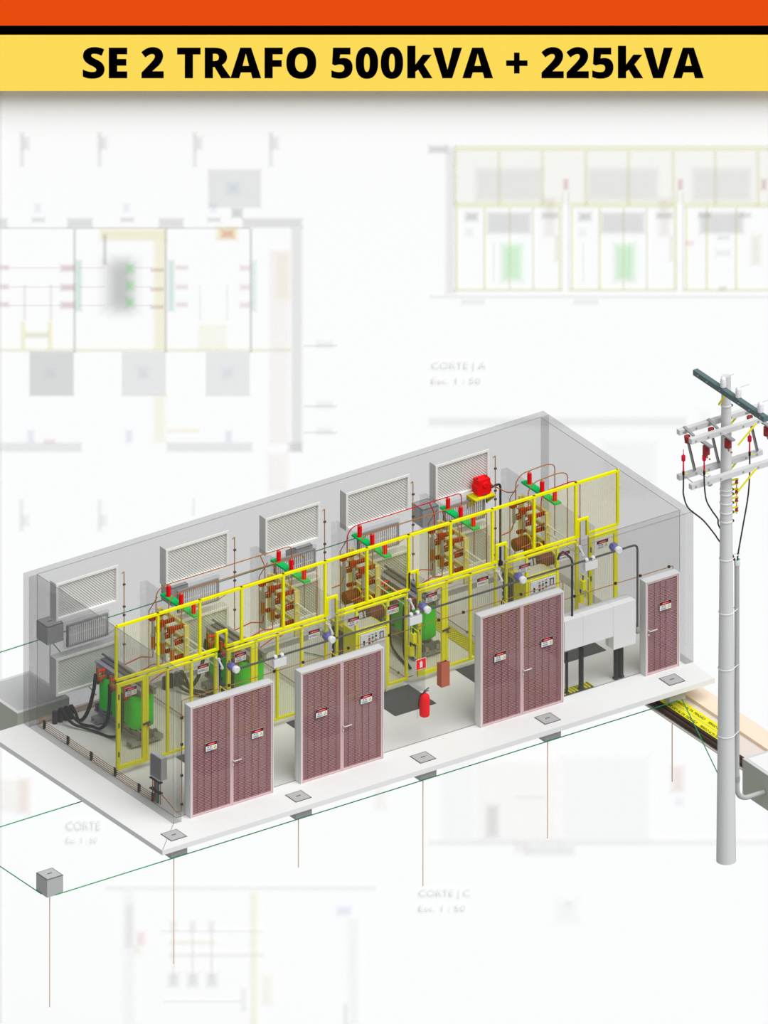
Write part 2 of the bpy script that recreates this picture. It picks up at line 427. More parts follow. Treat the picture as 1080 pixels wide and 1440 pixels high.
LZ0, LZ1 = .15, 2.10
def gate(x0, x1, bay, hinge_left=True):
    t = thing('wire_gate', 'yellow framed wire gate in the lower fence row, closing the ' + BAY[bay], 'gate', (x0, FY, LZ0), 'yellow fence gates')
    build('frame', MB().frame(x0, x1, LZ0, LZ1, FY - .01, .085, .05), M['yellow'], t)
    build('wire_mesh', MB().box(x0 + .08, x1 - .08, FY + .014, FY + .016, LZ0 + .08, LZ1 - .08), M['mesh'], t)
    for z in (.45, 1.1, 1.75): build('hinge', MB().box(x0 + .03, x0 + .055, FY - .022, FY - .01, z, z + .11), M['dgrey'], t)
    if bay != 5:
        mb = MB(); mb.beam((x1 - .08, FY - .025, 1.02), (x1 + .09, FY - .025, 1.04), .03, .03); lt = build('latch', mb, M['dgrey'], t)
        build('padlock', MB().box(x1 + .03, x1 + .07, FY - .05, FY - .01, .95, 1.01), M['copper'], lt)
        build('wheel_stop', MB().box(x0 - .01, x0 + .02, FY - .035, FY - .011, 1.55, 1.70), M['yellow'], t)
def run(posts, bay, side=''):
    t = thing('wire_fence', 'lower yellow wire fence panel %s the %s' % (side or 'across', BAY[bay]), 'fence', (posts[0], FY, LZ0), 'lower row of yellow fence panels')
    mb = MB(); a, b = posts[0], posts[-1]
    mb.box(a, b, FY, FY + w, LZ1 - w, LZ1); m3 = MB().box(a, b, FY, FY + w, LZ0, LZ0 + w)
    build('rail', mb, M['yellow'], t); build('rail', m3, M['yellow'], t)
    for p in posts: build('post', MB().box(p - w / 2, p + w / 2, FY - .003, FY + w + .003, LZ0, LZ1), M['yellow'], t)
    build('wire_mesh', MB().box(a, b, FY + .024, FY + .026, LZ0 + w, LZ1 - w), M['mesh'], t)
gate(.22, .93, 0); run([.97, 1.47, 2.05, 2.64], 0)
gate(2.90, 3.57, 1); run([3.62, 4.14, 4.73, 5.32], 1)
run([5.58, 6.06], 2, 'left of the control cabinet in'); run([6.82, 7.28], 2, 'right of the control cabinet in')
gate(7.54, 8.21, 3); run([8.25, 8.83, 9.45], 3)
run([9.70, 10.20], 4, 'left of the control cabinet in'); run([10.95, 11.42], 4, 'right of the control cabinet in')
gate(11.70, 12.40, 5)
for a, b, by in ((6.085, 6.795, 2), (10.225, 10.925, 4)):
    t = thing('wire_fence', 'short yellow wire panel above the control cabinet of the ' + BAY[by], 'fence', (a, FY, 1.56), 'lower row of yellow fence panels')
    mb = MB(); mb.box(a, b, FY, FY + w, LZ1 - w, LZ1); build('rail', mb, M['yellow'], t); build('rail', MB().box(a, b, FY, FY + w, 1.56, 1.61), M['yellow'], t)
    build('wire_mesh', MB().box(a, b, FY + .024, FY + .026, 1.61, LZ1 - w), M['mesh'], t)

# ------------------------------------------------------------------ disconnect switches, through bushings, operating gear on each partition
PHY = [3.52, 3.86, 4.20]
def switch(i, fused):
    xp = XP[i]
    t = thing('disconnect_switch', 'cream framed %s switch with red insulators at the right of the %s' % ('fused' if fused else 'unfused', BAY[i]), 'switch', (xp, 3.4, 1.2), 'disconnect switches on the partitions')
    for y in (3.38, 4.32): build('post', MB().box(xp - .11, xp - .002, y, y + .05, 1.25, 2.28), M['cream'], t)
    for z in (2.19, 1.86, 1.50): build('rail', MB().box(xp - .055, xp - .002, 3.43, 4.32, z, z + .09), M['cream'], t)
    for y in PHY:
        for z, L in ((2.22, .25), (1.88, .22), (1.55, .20)):
            build('insulator', MB().ribbed((xp - .055, y, z), (xp - .055 - L, y, z), .046, 5, 12, .78), M['red'], t)
        build('contact_head', MB().box(xp - .42, xp - .29, y - .045, y + .045, 2.15, 2.27), M['red'], t)
        build('drive_rod', MB().tube([(xp - .34, y, 1.95), (xp - .06, y - .08, 2.04)], .016), M['red'], t)
        mb = MB().cyl((xp - .33, y, 2.16), (xp - .33, y, 1.80), .034); mb.box(xp - .36, xp - .28, y - .02, y + .02, 1.84, 1.92)
        build('blade', mb, M['grey'], t)
        if fused:
            f = build('fuse', MB().cyl((xp - .33, y, 1.79), (xp - .33, y, 1.52), .048), M['copper'], t)
            mb = MB().cyl((xp - .33, y, 1.83), (xp - .33, y, 1.78), .052); mb.cyl((xp - .33, y, 1.53), (xp - .33, y, 1.48), .052)
            build('fuse_cap', mb, M['grey'], f)
        else:
            build('down_lead', MB().tube([(xp - .33, y, 1.80), (xp - .40, y, 1.62), (xp - .62, y, 1.60)], .014, 6, .05), M['copper'], t)
    build('crank_shaft', MB().cyl((xp - .12, 3.36, 1.98), (xp - .12, 4.40, 1.98), .014), M['grey'], t)

def bushings(i):
    xp = XP[i] + PT / 2
    t = thing('bushing_rack', 'green bar with three red insulators on a partition top, %s of five' % (ORD[i] if i < 4 else ORD[5]), 'insulator rack', (xp, 3.8, 2.5), 'green bushing bars on the partitions')
    mb = MB(); mb.box(xp - .07, xp + .07, 3.22, 4.42, 2.50, 2.53); mb.box(xp - .07, xp - .045, 3.22, 4.42, 2.45, 2.50); mb.box(xp + .080, xp + .10, 3.22, 4.42, 2.45, 2.53); mb.box(xp + .06, xp + .08, 3.22, 4.42, 2.50, 2.53)
    mb = MB(); mb.box(xp - .08, xp + .08, 3.22, 4.42, 2.50, 2.54)
    build('bar', mb, M['barg'], t)
    for y in (4.24, 3.79, 3.34):
        b = build('bushing', MB().lathe((xp, y, 2.54), (0, 0, 1), [(.046, 0), (.046, .02)] + [(r_, .02 + .02 * q + e) for q in range(10) for r_, e in ((.040, .002), (.048, .008), (.048, .014), (.040, .019))] + [(.044, .225), (.044, .24)], 16), M['bred'], t)
        build('terminal', MB().cyl((xp, y, 2.78), (xp, y, 2.81), .02), M['grey'], b)

def actuator(i):
    xp = XP[i]; x = xp - .05
    t = thing('switch_actuator', 'yellow handle boxes with white rods on the partition right of the ' + BAY[i], 'switch gear', (xp, 2.2, .8), 'switch actuators on the partitions')
    for y, z in ((2.13, 1.20), (2.22, .87)):
        f = MB(); f.box(xp - .02, xp - .005, y - .15, y - .135, z - .13, z + .16); f.box(xp - .02, xp - .005, y + .135, y + .15, z - .13, z + .16)
        f.box(xp - .02, xp - .005, y - .15, y + .15, z - .145, z - .13); f.box(xp - .02, xp - .005, y - .15, y + .15, z + .16, z + .175)
        fr = build('handle_frame', f, M['yellow'], t)
        build('housing', MB().box(xp - .11, xp - .02, y - .07, y + .05, z - .10, z + .10), M['yellow'], fr)
        mb = MB().tube([(xp - .07, y - .01, z + .09), (xp - .07, y - .01, z + .21)], .013); build('handle', mb, M['black'], fr)
    for z in (2.01, 1.84):
        build('operating_rod', MB().cyl((xp - .07, 3.38, z), (xp - .07, 2.30, z - .02), .014), M['white'], t)
    mb = MB().ball((xp - .07, 2.24, 2.0), .042); mb.cyl((xp - .07, 2.24, 2.0), (xp - .07, 2.10, 1.88), .02); mb.ball((xp - .07, 2.12, 1.86), .036)
    build('bell_crank', mb, M['white'], t)
    build('link_rod', MB().cyl((xp - .085, 2.24, 1.95), (xp - .085, 2.24, 1.02), .014), M['white'], t)
for i in range(5):
    switch(i, i in (0, 1, 3)); bushings(i); actuator(i)

# overhead conductors
BY = (4.24, 3.79, 3.34); PW = ['rear', 'middle', 'front']
def bus(pts, m, label, r=.011):
    single('busbar', MB().tube(pts, r, 8, .12), m, label, 'conductor', pts[0], 'overhead bus conductors')
for k, y in enumerate(BY):
    m = M['orange']
    bus([(2.47, y, 2.26), (2.47, y, 2.68), (2.62, y, 2.82), (5.77, y, 2.82), (5.77, y, 1.60)], m, 'orange copper conductor from the leftmost bushing bar to the second, %s phase' % PW[k])
    single('busbar', MB().tube([(5.00, y, 2.82), (5.12, y, 2.55), (5.12, y, 2.26)], .011, 8, .08), m, 'short orange conductor drop to the switch of the second bay, %s phase' % PW[k], 'conductor', (5, y, 2.26), 'overhead bus conductors')
    m = M['busred'] if k == 0 else M['orange']; cn = 'red' if k == 0 else 'orange copper'
    bus([(7.12, y, 2.26), (7.12, y, 2.68), (7.27, y, 2.82), (9.90, y, 2.82), (9.90, y, 1.60)], m, '%s conductor from the third bushing bar to the fourth, %s phase' % (cn, PW[k]))
    single('busbar', MB().tube([(9.12, y, 2.82), (9.24, y, 2.55), (9.24, y, 2.26)], .011, 8, .08), m, 'short %s conductor drop to the switch of the fourth bay, %s phase' % (cn, PW[k]), 'conductor', (9.2, y, 2.26), 'overhead bus conductors')
    m = M['orange'] if k < 2 else M['busred']; cn = 'orange copper' if k < 2 else 'red'
    bus([(11.22, y, 2.26), (11.22, y, 2.68), (11.37, y, 2.82), (11.95, y, 2.86), (12.17, y, 2.80), (12.17, y, 1.20)], m, '%s conductor arching over the rightmost bushing bar, %s phase' % (cn, PW[k]))
bus([(11.04, 4.95, 2.40), (11.12, 4.40, 2.40), (11.22, 4.24, 2.45)], M['orange'], 'orange conductor sagging from the red transformer to the rightmost switch', .012)

# ------------------------------------------------------------------ dry-type transformers
def stadium(mb, cx, cy, rx, ry, z0, z1, ch=.02, n=28):
    prof = [(1 - ch / rx, z0), (1, z0 + ch), (1, z1 - ch), (1 - ch / rx, z1)]
    vs = []; fs = []
    for s, z in prof:
        for k in range(n):
            a = 2 * math.pi * k / n; c, d = math.cos(a), math.sin(a); e = .62
            vs.append((cx + s * rx * math.copysign(abs(c) ** e, c), cy + s * ry * math.copysign(abs(d) ** e, d), z))
    for i in range(len(prof) - 1):
        for k in range(n): fs.append((i * n + k, i * n + (k + 1) % n, (i + 1) * n + (k + 1) % n, (i + 1) * n + k))
    mb.add(vs, fs, True); mb.add(vs[:n], [tuple(range(n))[::-1]]); mb.add(vs[-n:], [tuple(range(n))]); return mb

CY = (3.44, 3.905, 4.37)
def transformer(x, bay):
    t = thing('dry_transformer', 'dry-type transformer with three green resin coils on grey skids in the ' + BAY[bay], 'transformer', (x, 3.9, 0), 'green dry-type transformers')
    for y in CY:
        c = build('coil', stadium(MB(), x, y, .27, .215, .36, 1.09), M['green'], t)
        build('coil_core', MB().cyl((x, y, 1.09), (x, y, 1.15), .14), M['steel'], c)
        mb = MB()
        for dx in (-.2, .2): mb.cyl((x + dx, y, .29), (x + dx, y, .36), .03); mb.cyl((x + dx, y - .1, 1.09), (x + dx, y - .1, 1.14), .03)
        build('coil_support', mb, M['dgrey'], c)
        mb = MB(); mb.box(x - .40, x - .36, y - .03, y + .03, .98, 1.36); mb.box(x - .40, x - .20, y - .03, y + .03, 1.0, 1.05); mb.box(x - .40, x - .22, y - .10, y - .06, 1.12, 1.18); mb.box(x - .27, x - .23, y - .03, y + .03, 1.03, 1.24)
        build('low_voltage_terminal', mb, M['copper'], t)
        build('terminal_insulator', MB().cyl((x - .38, y, 1.25), (x - .16, y, 1.25), .028), M['bred'], t)
        mb = MB().cyl((x + .2, y, 1.09), (x + .2, y, 1.22), .022); mb.tube([(x + .2, y, 1.2), (x + .27, y, 1.2), (x + .27, y, .95)], .012)
        build('high_voltage_terminal', mb, M['lite'], t)
    for dx in (-.13, .13):
        mb = MB(); mb.box(x + dx - .035, x + dx + .035, 3.08, 4.74, 1.15, 1.29); mb.box(x + dx - .07, x + dx + .07, 3.08, 4.74, 1.27, 1.30)
        build('top_yoke_clamp', mb, M['steel'], t)
        mb = MB(); mb.box(x + dx - .03, x + dx + .03, 3.05, 4.76, .17, .29); mb.box(x + dx - .07, x + dx + .07, 3.05, 4.76, .16, .19)
        build('bottom_yoke_clamp', mb, M['steel'], t)
    build('core', MB().box(x - .09, x + .09, 3.14, 4.68, 1.16, 1.34), M['dsteel'], t)
    build('tie_bar', MB().cyl((x + .03, 3.0, 1.36), (x + .03, 4.8, 1.36), .02), M['dsteel'], t)
    for y in (3.25, 4.50):
        s = MB(); s.box(x - .38, x + .38, y - .10, y + .10, .11, .155); s.box(x - .38, x + .38, y - .10, y - .08, .05, .11); s.box(x - .38, x + .38, y + .08, y + .10, .05, .11)
        sk = build('skid', s, M['steel'], t)
        for dx in (-.28, .28): build('wheel', MB().cyl((x + dx - .03, y, .055), (x + dx + .03, y, .055), .055), M['dgrey'], sk)
    for y in (3.12, 4.70): build('end_bracket', MB().box(x - .2, x + .2, y - .03, y + .03, .18, .34), M['dsteel'], t)
TX = {0: 1.52, 1: 4.20, 3: 8.39}
for b, x in TX.items(): transformer(x, b)

# low-voltage cables rising from duct stubs in the back left corner of the bays
def cables(x0, bay):
    sx = [x0 - .99 + .13 * k for k in range(4)]
    for k, x in enumerate(sx):
        mb = MB().lathe((x, 5.0, 0.002), (0, 0, 1), [(.055, 0), (.055, .26), (.048, .27)], 12)
        single('cable_duct', mb, M['char'], 'black duct stub on the floor, %s of four in the %s' % (['leftmost', 'second', 'third', 'rightmost'][k], BAY[bay]), 'duct', (x, 5.0, 0), 'black duct stubs')
    tx = x0 - .41
    paths = []
    for k, y in enumerate((4.37, 4.37, 3.905, 3.905, 3.44, 3.44)):
        d = .05 if k % 2 else 0.0; sxk = sx[3 - k // 2] - d * .9 + (.02 if d else 0)
        yy = y + d
        if k < 2: p = [(tx, yy, 1.20), (tx - .02, yy + .05, .80), (tx - .06, yy + .16, .36), (tx - .10, yy + .30, .09), (tx - .15, yy + .40, .045), (sxk + .04, 4.84, .13), (sxk, 4.95, .31), (sxk, 5.0, .27)]
        elif k < 4: p = [(tx + .02, yy, 1.15), (tx + .02, yy + .01, .70), (tx, yy + .08, .28), (tx - .03, yy + .28, .06), (tx - .07, yy + .48, .04), (tx - .22, yy + .70, .05), (sxk + .03, 4.82, .20), (sxk, 4.95, .32), (sxk, 5.0, .27)]
        else: p = [(tx + .02, yy, 1.15), (tx + .02, yy + .02, .60), (tx, yy + .10, .20), (tx - .04, yy + .34, .045), (tx - .15, yy + .72, .04), (sxk + .06, 4.62, .10), (sxk, 4.92, .32), (sxk, 5.0, .27)]
        single('power_cable', MB().tube(p, .022, 8, 0, True), M['rubber'], 'thick black cable to the %s green coil in the %s, %s of its pair' % (['rear', 'middle', 'front'][k // 2], BAY[bay], ['left', 'right'][k % 2]), 'cable', p[-1], 'black low-voltage cables')
cables(1.52, 0); cables(4.20, 1)
for k in range(2):
    p = [(7.96, 3.905 - k * .46, 1.15), (7.93, 3.9 - k * .46, .6), (7.92, 3.85 - k * .46, .15), (7.85, 3.5 - k * .3, .045), (7.75, 3.0 - k * .1, .042)]
    single('power_cable', MB().tube(p, .024, 8, 0, True), M['rubber'], 'thin black cable drooping to the floor in the %s, %s one' % (BAY[3], ['rear', 'front'][k]), 'cable', p[-1], 'black low-voltage cables')
# high-voltage leads from the fuses
for b, x in TX.items():
    xp = XP[b]
    for k in range(3):
        ys, yc = PHY[k], CY[k]
        p = [(xp - .33, ys, 1.48), (xp - .33, ys, 1.30), (xp - .56, (ys + yc) / 2, 1.34), (x + .22, yc, 1.22)]
        single('fuse_lead', MB().tube(p, .012, 6, .03), M['leadred'], 'thin red lead to the %s coil of the transformer in the %s' % (['front', 'middle', 'rear'][k], BAY[b]), 'cable', p[0], 'red high-voltage leads')

# ------------------------------------------------------------------ breaker cabinets with control panels
def breaker(x0, bay):
    x1 = x0 + .64; y0, y1 = FY - .03, 2.86
    t = thing('control_cabinet', 'white breaker cabinet with push buttons in the yellow fence of the ' + BAY[bay], 'cabinet', (x0, y0, 0), 'white breaker cabinets')
    mb = MB(); mb.box(x0, x1, y0, y1, .10, 1.52); build('body', mb, M['offwhite'], t)
    mb = MB(); mb.box(x0 - .02, x0, y0 - .01, y1, .06, 1.53); mb.box(x1, x1 + .02, y0 - .01, y1, .06, 1.53); mb.box(x0, x1, y0 - .01, y0 + .02, 1.52, 1.545)
    build('yellow_frame', mb, M['yellow'], t)
    pn = build('control_panel', MB().box(x0 + .02, x1 - .02, y0 - .022, y0 - .001, 1.25, 1.50), M['white'], t)
    mb = MB(); mb.box(x0 + .47, x0 + .57, y0 - .026, y0 - .021, 1.31, 1.47); build('display', mb, M['black'], pn)
    build('display_glass', MB().box(x0 + .49, x0 + .55, y0 - .028, y0 - .0255, 1.33, 1.45), M['lite'], pn)
    for k, (dx, dz, mm) in enumerate([(.22, 1.39, 'btnr'), (.30, 1.40, 'btng'), (.38, 1.41, 'black'), (.22, 1.29, 'black'), (.30, 1.30, 'btnr'), (.38, 1.32, 'black')]):
        build('push_button', MB().cyl((x0 + dx, y0 - .021, dz), (x0 + dx, y0 - .04, dz), .021), M[mm], pn)
    mb = MB()
    for dx, dz in ((.22, 1.445), (.30, 1.455), (.38, 1.465), (.22, 1.345), (.30, 1.355)): mb.box(x0 + dx - .022, x0 + dx + .022, y0 - .024, y0 - .0215, dz - .008, dz + .008)
    build('nameplates', mb, M['black'], pn)
    mb = MB(); mb.cyl((x0 + .09, y0 - .021, 1.35), (x0 + .09, y0 - .04, 1.35), .02); mb.box(x0 + .08, x0 + .10, y0 - .045, y0 - .03, 1.28, 1.36); build('key_switch', mb, M['black'], pn)
    build('door_seam', MB().box(x0 + .02, x1 - .02, y0 - .004, y0 - .001, 1.235, 1.242), M['grey'], t)
    mb = MB(); mb.box(x0 - .02, x0 + .03, y1, y1 + .95, .06, .14); mb.box(x1 - .03, x1 + .02, y1, y1 + .95, .06, .14); mb.box(x0, x1, y1 + .9, y1 + .95, .06, .14)
    build('carriage', mb, M['dyellow'], t)
    for k in range(3):
        y = y1 + .14 + k * .28
        p = build('breaker_pole', MB().ribbed((x0 + .3, y, .14), (x0 + .3, y, 1.15), .10, 7, 12, .75), M['dgrey'], t)
        build('pole_cap', MB().box(x0 + .2, x0 + .4, y - .08, y + .08, 1.15, 1.25), M['dyellow'], p)
breaker(6.105, 2); breaker(10.245, 4)
for bay in (2, 4):
    xp = XP[bay]
    for k, y in enumerate((2.92, 3.36, 3.80)):
        t = thing('instrument_transformer', 'brown ribbed instrument transformer, %s of three in the %s' % (['front one', 'middle one', 'rear one'][k], BAY[bay]), 'instrument transformer', (xp - .45, y, 1.53), 'brown instrument transformers')
        build('body', MB().ribbed((xp - .60, y, 1.53), (xp - .28, y, 1.53), .135, 7, 18, .88), M['brown'], t)
        build('flange', MB().lathe((xp - .28, y, 1.53), (1, 0, 0), [(.15, 0), (.15, .03)], 18), M['yellow'], t)
        build('wall_bracket', MB().box(xp - .25, xp - .002, y - .04, y + .04, 1.47, 1.57), M['grey'], t)
        p = [(xp - .58, y, 1.45), (xp - .58, y, 1.22), (xp - .95, y, 1.14)]
        single('lead_wire', MB().tube(p, .011, 6, .05), M['orange'] if k else M['leadred'], 'thin lead hanging from the %s brown instrument transformer of the %s' % (['front', 'middle', 'rear'][k], BAY[bay]), 'cable', p[0], 'instrument transformer leads')
        p = [(xp - .26, y - .05, 1.45), (xp - .2, y - .10, 1.1), (xp - .24, y - .16, .9), (xp - .35, y - .12, .80)]
        single('control_cable', MB().tube(p, .014, 6, 0, True), M['dgrey'], 'grey control cable looping below the %s brown instrument transformer of the %s' % (['front', 'middle', 'rear'][k], BAY[bay]), 'cable', p[0], 'grey control cables')

# ------------------------------------------------------------------ floor mats and yellow gratings
for i, x in enumerate(XP):
    single('rubber_mat', MB().box(x - 1.0, x, 1.40, 2.40, 0.0, .012), M['mat'], 'square dark grey rubber mat in front of the fence of the ' + BAY[i], 'mat', (x - .5, 1.9, 0), 'dark rubber mats')
def grating(x0, x1, y0, y1, along_y, label):
    t = thing('floor_grating', label, 'grating', (x0, y0, 0), 'yellow trench gratings')
    build('bed', MB().box(x0, x1, y0, y1, 0.0, .006), M['dgrey'], t)
    mb = MB(); n = int(((y1 - y0) if along_y else (x1 - x0)) / .075)
    for k in range(n):
        if along_y: mb.box(x0 + .02, x1 - .02, y0 + k * .075, y0 + k * .075 + .05, .006, .02)
        else: mb.box(x0 + k * .075, x0 + k * .075 + .05, y0 + .02, y1 - .02, .006, .02)
    mb.box(x0, x0 + .02, y0, y1, .006, .02); mb.box(x1 - .02, x1, y0, y1, .006, .02)
    build('bars', mb, M['dyellow'], t)
grating(9.17, 9.485, 2.45, 5.0, True, 'long yellow trench grating along the right partition of the fourth bay')
grating(9.52, 10.38, .215, .47, False, 'yellow trench grating on the floor below the grey wall cabinets')
grating(9.17, 9.485, .50, 1.38, True, 'short yellow trench grating on the corridor floor behind the rightmost double door')

# ------------------------------------------------------------------ equipment set in the cavity of the front wall
cx = [(9.52, 9.975, 1.13, 1.80), (9.975, 10.715, 1.13, 1.80), (10.715, 11.255, .82, 1.80)]
for k, (a, b, z0, z1) in enumerate(cx):
    t = thing('wall_cabinet', ['light grey wall cabinet half hidden by the rightmost double door', 'wide light grey wall cabinet in the middle of the row of three', 'taller light grey wall cabinet at the right end of the row'][k], 'cabinet', (a, .2, z0), 'grey wall cabinets')
    build('body', MB().box(a, b - .004, .012, .30, z0, z1), M['white'], t)
    build('lid_lip', MB().box(a - .0, b - .004, .285, .315, z1, z1 + .012), M['lite'], t)
def post(x, y, r, z1, label):
    t = thing('cable_riser', label, 'duct', (x, y, 0), 'dark ducts below the wall cabinets')
    build('pipe', MB().cyl((x, y, .02), (x, y, z1), r, 18), M['char'], t)
    build('base_flange', MB().lathe((x, y, .02), (0, 0, 1), [(r + .02, 0), (r + .02, .012)], 18), M['dgrey'], t)
post(10.10, .27, .052, 1.13, 'thick dark round duct from the yellow grating to the middle grey cabinet')
post(9.75, .27, .03, .98, 'thin dark round duct under the shallow grey tray')
post(10.945, .265, .052, .82, 'left one of two dark round ducts under the taller grey cabinet')
post(11.065, .265, .052, .82, 'right one of two dark round ducts under the taller grey cabinet')
single('cable_tray', MB().box(9.56, 9.96, .21, .38, .98, 1.09), M['grey'], 'shallow grey tray under the left grey wall cabinet', 'tray', (9.8, .3, .88))
single('conduit_pipe', MB().tube([(9.80, .15, 1.80), (9.80, .15, 3.08), (9.82, .50, 3.10), (9.90, .75, 2.90), (9.90, .80, 2.77)], .024, 8, .08), M['char'], 'thin dark conduit rising from the left grey cabinet and hooking over', 'conduit', (9.88, .3, 1.7))
# conduit run with wall lamps and emergency lights
t = thing('conduit_pipe', 'long dark grey conduit along the front wall with a drop at the right end', 'conduit', (1.63, .10, 2.99))
build('pipe', MB().tube([(1.63, .10, 2.99), (11.355, .10, 2.99), (11.355, .10, 1.10)], .022, 10, .12), M['dgrey'], t)
build('end_fitting', MB().lathe((11.355, .10, .98), (0, 0, 1), [(.035, 0), (.05, .03), (.05, .12), (.03, .15)], 12), M['grey'], t)
LPOS = [1.58, 3.905, 6.23, 8.555, 10.88]
for k, x in enumerate(LPOS):
    t = thing('wall_lamp', 'bulkhead lamp with white cap and purple globe on the front wall conduit, %s of five' % (ORD[k] if k < 4 else ORD[5]), 'lamp', (x, .25, 2.9), 'purple bulkhead lamps')
    build('cap', MB().lathe((x, .035, 3.00), (0, 1, 0), [(.06, 0), (.078, .015), (.078, .08), (.05, .12)], 16), M['white'], t)
    build('globe', MB().lathe((x, .17, 3.00), (0, 1, 0), [(.06, 0), (.085, .03), (.085, .10), (.07, .15), (.03, .18)], 16), M['purple'], t)
    mb = MB()
    for a in range(6):
        c, s = math.cos(a * math.pi / 3), math.sin(a * math.pi / 3)
        mb.tube([(x + .095 * c, .18, 3.0 + .095 * s), (x + .095 * c, .29, 3.0 + .095 * s), (x + .02 * c, .36, 3.0 + .02 * s)], .005, 5)
    build('guard', mb, M['dsteel'], t)
for k, x in enumerate((2.65, 5.95, 10.22)):
    t = thing('emergency_light', 'white emergency light box with two round heads on the front wall, %s of three' % ['leftmost', 'middle', 'rightmost'][k], 'emergency light', (x, .12, 2.76), 'white emergency lights')
    build('box', MB().box(x - .15, x + .15, .07, .17, 2.76, 2.93), M['white'], t)
    for dx in (-.10, .06):
        mb = MB().ball((x + dx, .11, 2.99), .05); mb.cyl((x + dx, .11, 2.93), (x + dx, .11, 2.97), .015); build('lamp_head', mb, M['white'], t)
# fire sign, extinguisher, terracotta box
T0 = T; T = .17
t = thing('fire_sign', 'square red sign with white extinguisher symbol above the fire extinguisher', 'sign', (6.140, .2, 1.65))
build('plate', MB().box(6.015, 6.265, T + .001, T + .008, 1.645, 1.885), M['white'], t)
build('panel', MB().box(6.025, 6.255, T - .003, T + .001, 1.655, 1.875), M['bred'], t)
mb = MB(); y = T - .0045
mb.box(6.108, 6.172, y, y + .0015, 1.69, 1.80); mb.prism([(6.108, y, 1.80), (6.172, y, 1.80), (6.155, y, 1.825), (6.125, y, 1.825)], (0, .0015, 0))
mb.box(6.128, 6.152, y, y + .0015, 1.825, 1.845); mb.prism([(6.095, y, 1.80), (6.102, y, 1.795), (6.152, y, 1.84), (6.145, y, 1.848)], (0, .0015, 0)); build('symbol', mb, M['white'], t)
ex, ey, ez = 6.187, .117, .60
t = thing('fire_extinguisher', 'red fire extinguisher with black valve and hose hung on the front wall', 'fire extinguisher', (ex, ey, ez))
build('cylinder', MB().lathe((ex, ey, ez), (0, 0, 1), [(.075, 0), (.098, .015), (.105, .04), (.105, .43), (.09, .47), (.06, .50), (.028, .52)], 20), M['bred'], t)
mb = MB().cyl((ex, ey, ez + .51), (ex, ey, ez + .56), .026); mb.beam((ex - .02, ey, ez + .56), (ex + .11, ey, ez + .61), .02, .015); mb.beam((ex - .02, ey, ez + .54), (ex + .10, ey, ez + .555), .02, .012)
build('valve', mb, M['dgrey'], t)
mb = MB().tube([(ex - .02, ey, ez + .53), (ex - .12, ey - .02, ez + .50), (ex - .16, ey - .03, ez + .35), (ex - .16, ey - .03, ez + .22)], .012, 8, 0, True)
h = build('hose', mb, M['black'], t)
build('nozzle', MB().cyl((ex - .16, ey - .03, ez + .22), (ex - .19, ey - .04, ez + .02), .012, 10, .022), M['lite'], h)
build('wall_bracket', MB().box(ex - .03, ex + .03, ey + .06, .178, ez + .36, ez + .40), M['grey'], t)
x0, x1, y0, y1, z0, z1 = 6.53, 6.73, .012, .178, 1.18, 1.73
mb = MB(); tk = .012
mb.box(x0, x1, y0, y0 + tk, z0, z1); mb.box(x0, x1, y1 - tk, y1, z0, z1 - .05); mb.box(x0, x0 + tk, y0 + tk, y1 - tk, z0, z1 - .03); mb.box(x1 - tk, x1, y0 + tk, y1 - tk, z0, z1 - .03); mb.box(x0 + tk, x1 - tk, y0 + tk, y1 - tk, z0, z0 + tk)
single('document_holder', mb, M['terra'], 'open topped terracotta coloured holder on the front wall right of the red sign', 'holder', (x0, y0, z0))
T = T0
# long earth wire along the front wall
t = thing('earth_wire', 'thin copper earth wire running along the front wall above the doors', 'wire', (.35, .22, .1))
build('wire', MB().tube([(.24, .80, .28), (.24, .24, .10), (.35, .215, .10), (.35, .215, 2.60), (9.62, .215, 2.60), (9.62, .215, 2.18), (12.30, .215, 2.18), (12.30, .215, 2.10)], .009, 6, .02), M['wirec'], t)
for x, z in [(.35, .25), (.35, .9), (.35, 1.6), (.35, 2.2), (1.5, 2.6), (2.6, 2.6), (3.3, 2.6), (4.4, 2.6), (5.4, 2.6), (6.6, 2.6), (7.2, 2.6), (8.6, 2.6), (9.9, 2.18), (10.9, 2.18), (11.5, 2.18), (12.2, 2.18)]:
    build('clip', MB().box(x - .025, x + .025, T + .001, .235, z - .02, z + .03), M['black'], t)
# earth wires on back wall and along the partitions' feet
for i, x in enumerate([2.30, 4.99, 7.18, 9.33, 11.33]):
    t = thing('earth_wire', 'thin brown earth wire down the back wall in the ' + BAY[i], 'wire', (x, 5.13, .9), 'earth wires on the back wall')
    build('wire', MB().tube([(x - .06, 5.12, 2.84), (x, 5.13, 2.86), (x, 5.13, .10), (x + .20, 5.10, .10)], .010, 6, .01), M['wirec'], t)
    for z in (2.55, 2.05, 1.86, 1.2, .6): build('clip', MB().box(x - .02, x + .03, 5.115, 5.148, z, z + .035), M['dgrey'], t)
    build('side_wire', MB().tube([(x - .48, 5.10, 1.56), (x - .3, 5.10, 1.62), (x, 5.125, 1.70)], .008, 6, .02), M['wirec'], t)
for i, x in enumerate(XP):
    t = thing('earth_wire', 'thin copper earth wire along the foot of the partition right of the ' + BAY[i], 'wire', (x - .02, 2.5, .12), 'earth wires on the partitions')
    build('wire', MB().tube([(x - .02, 2.2, .30), (x - .02, 2.45, .14), (x - .02, 4.8, .14), (x - .02, 4.8, 2.0), (x - .02, 4.5, 2.44)], .009, 6, .03), M['wirec'], t)
    for y in (2.7, 3.4, 4.1): build('clip', MB().box(x - .035, x - .003, y, y + .04, .12, .16), M['dgrey'], t)
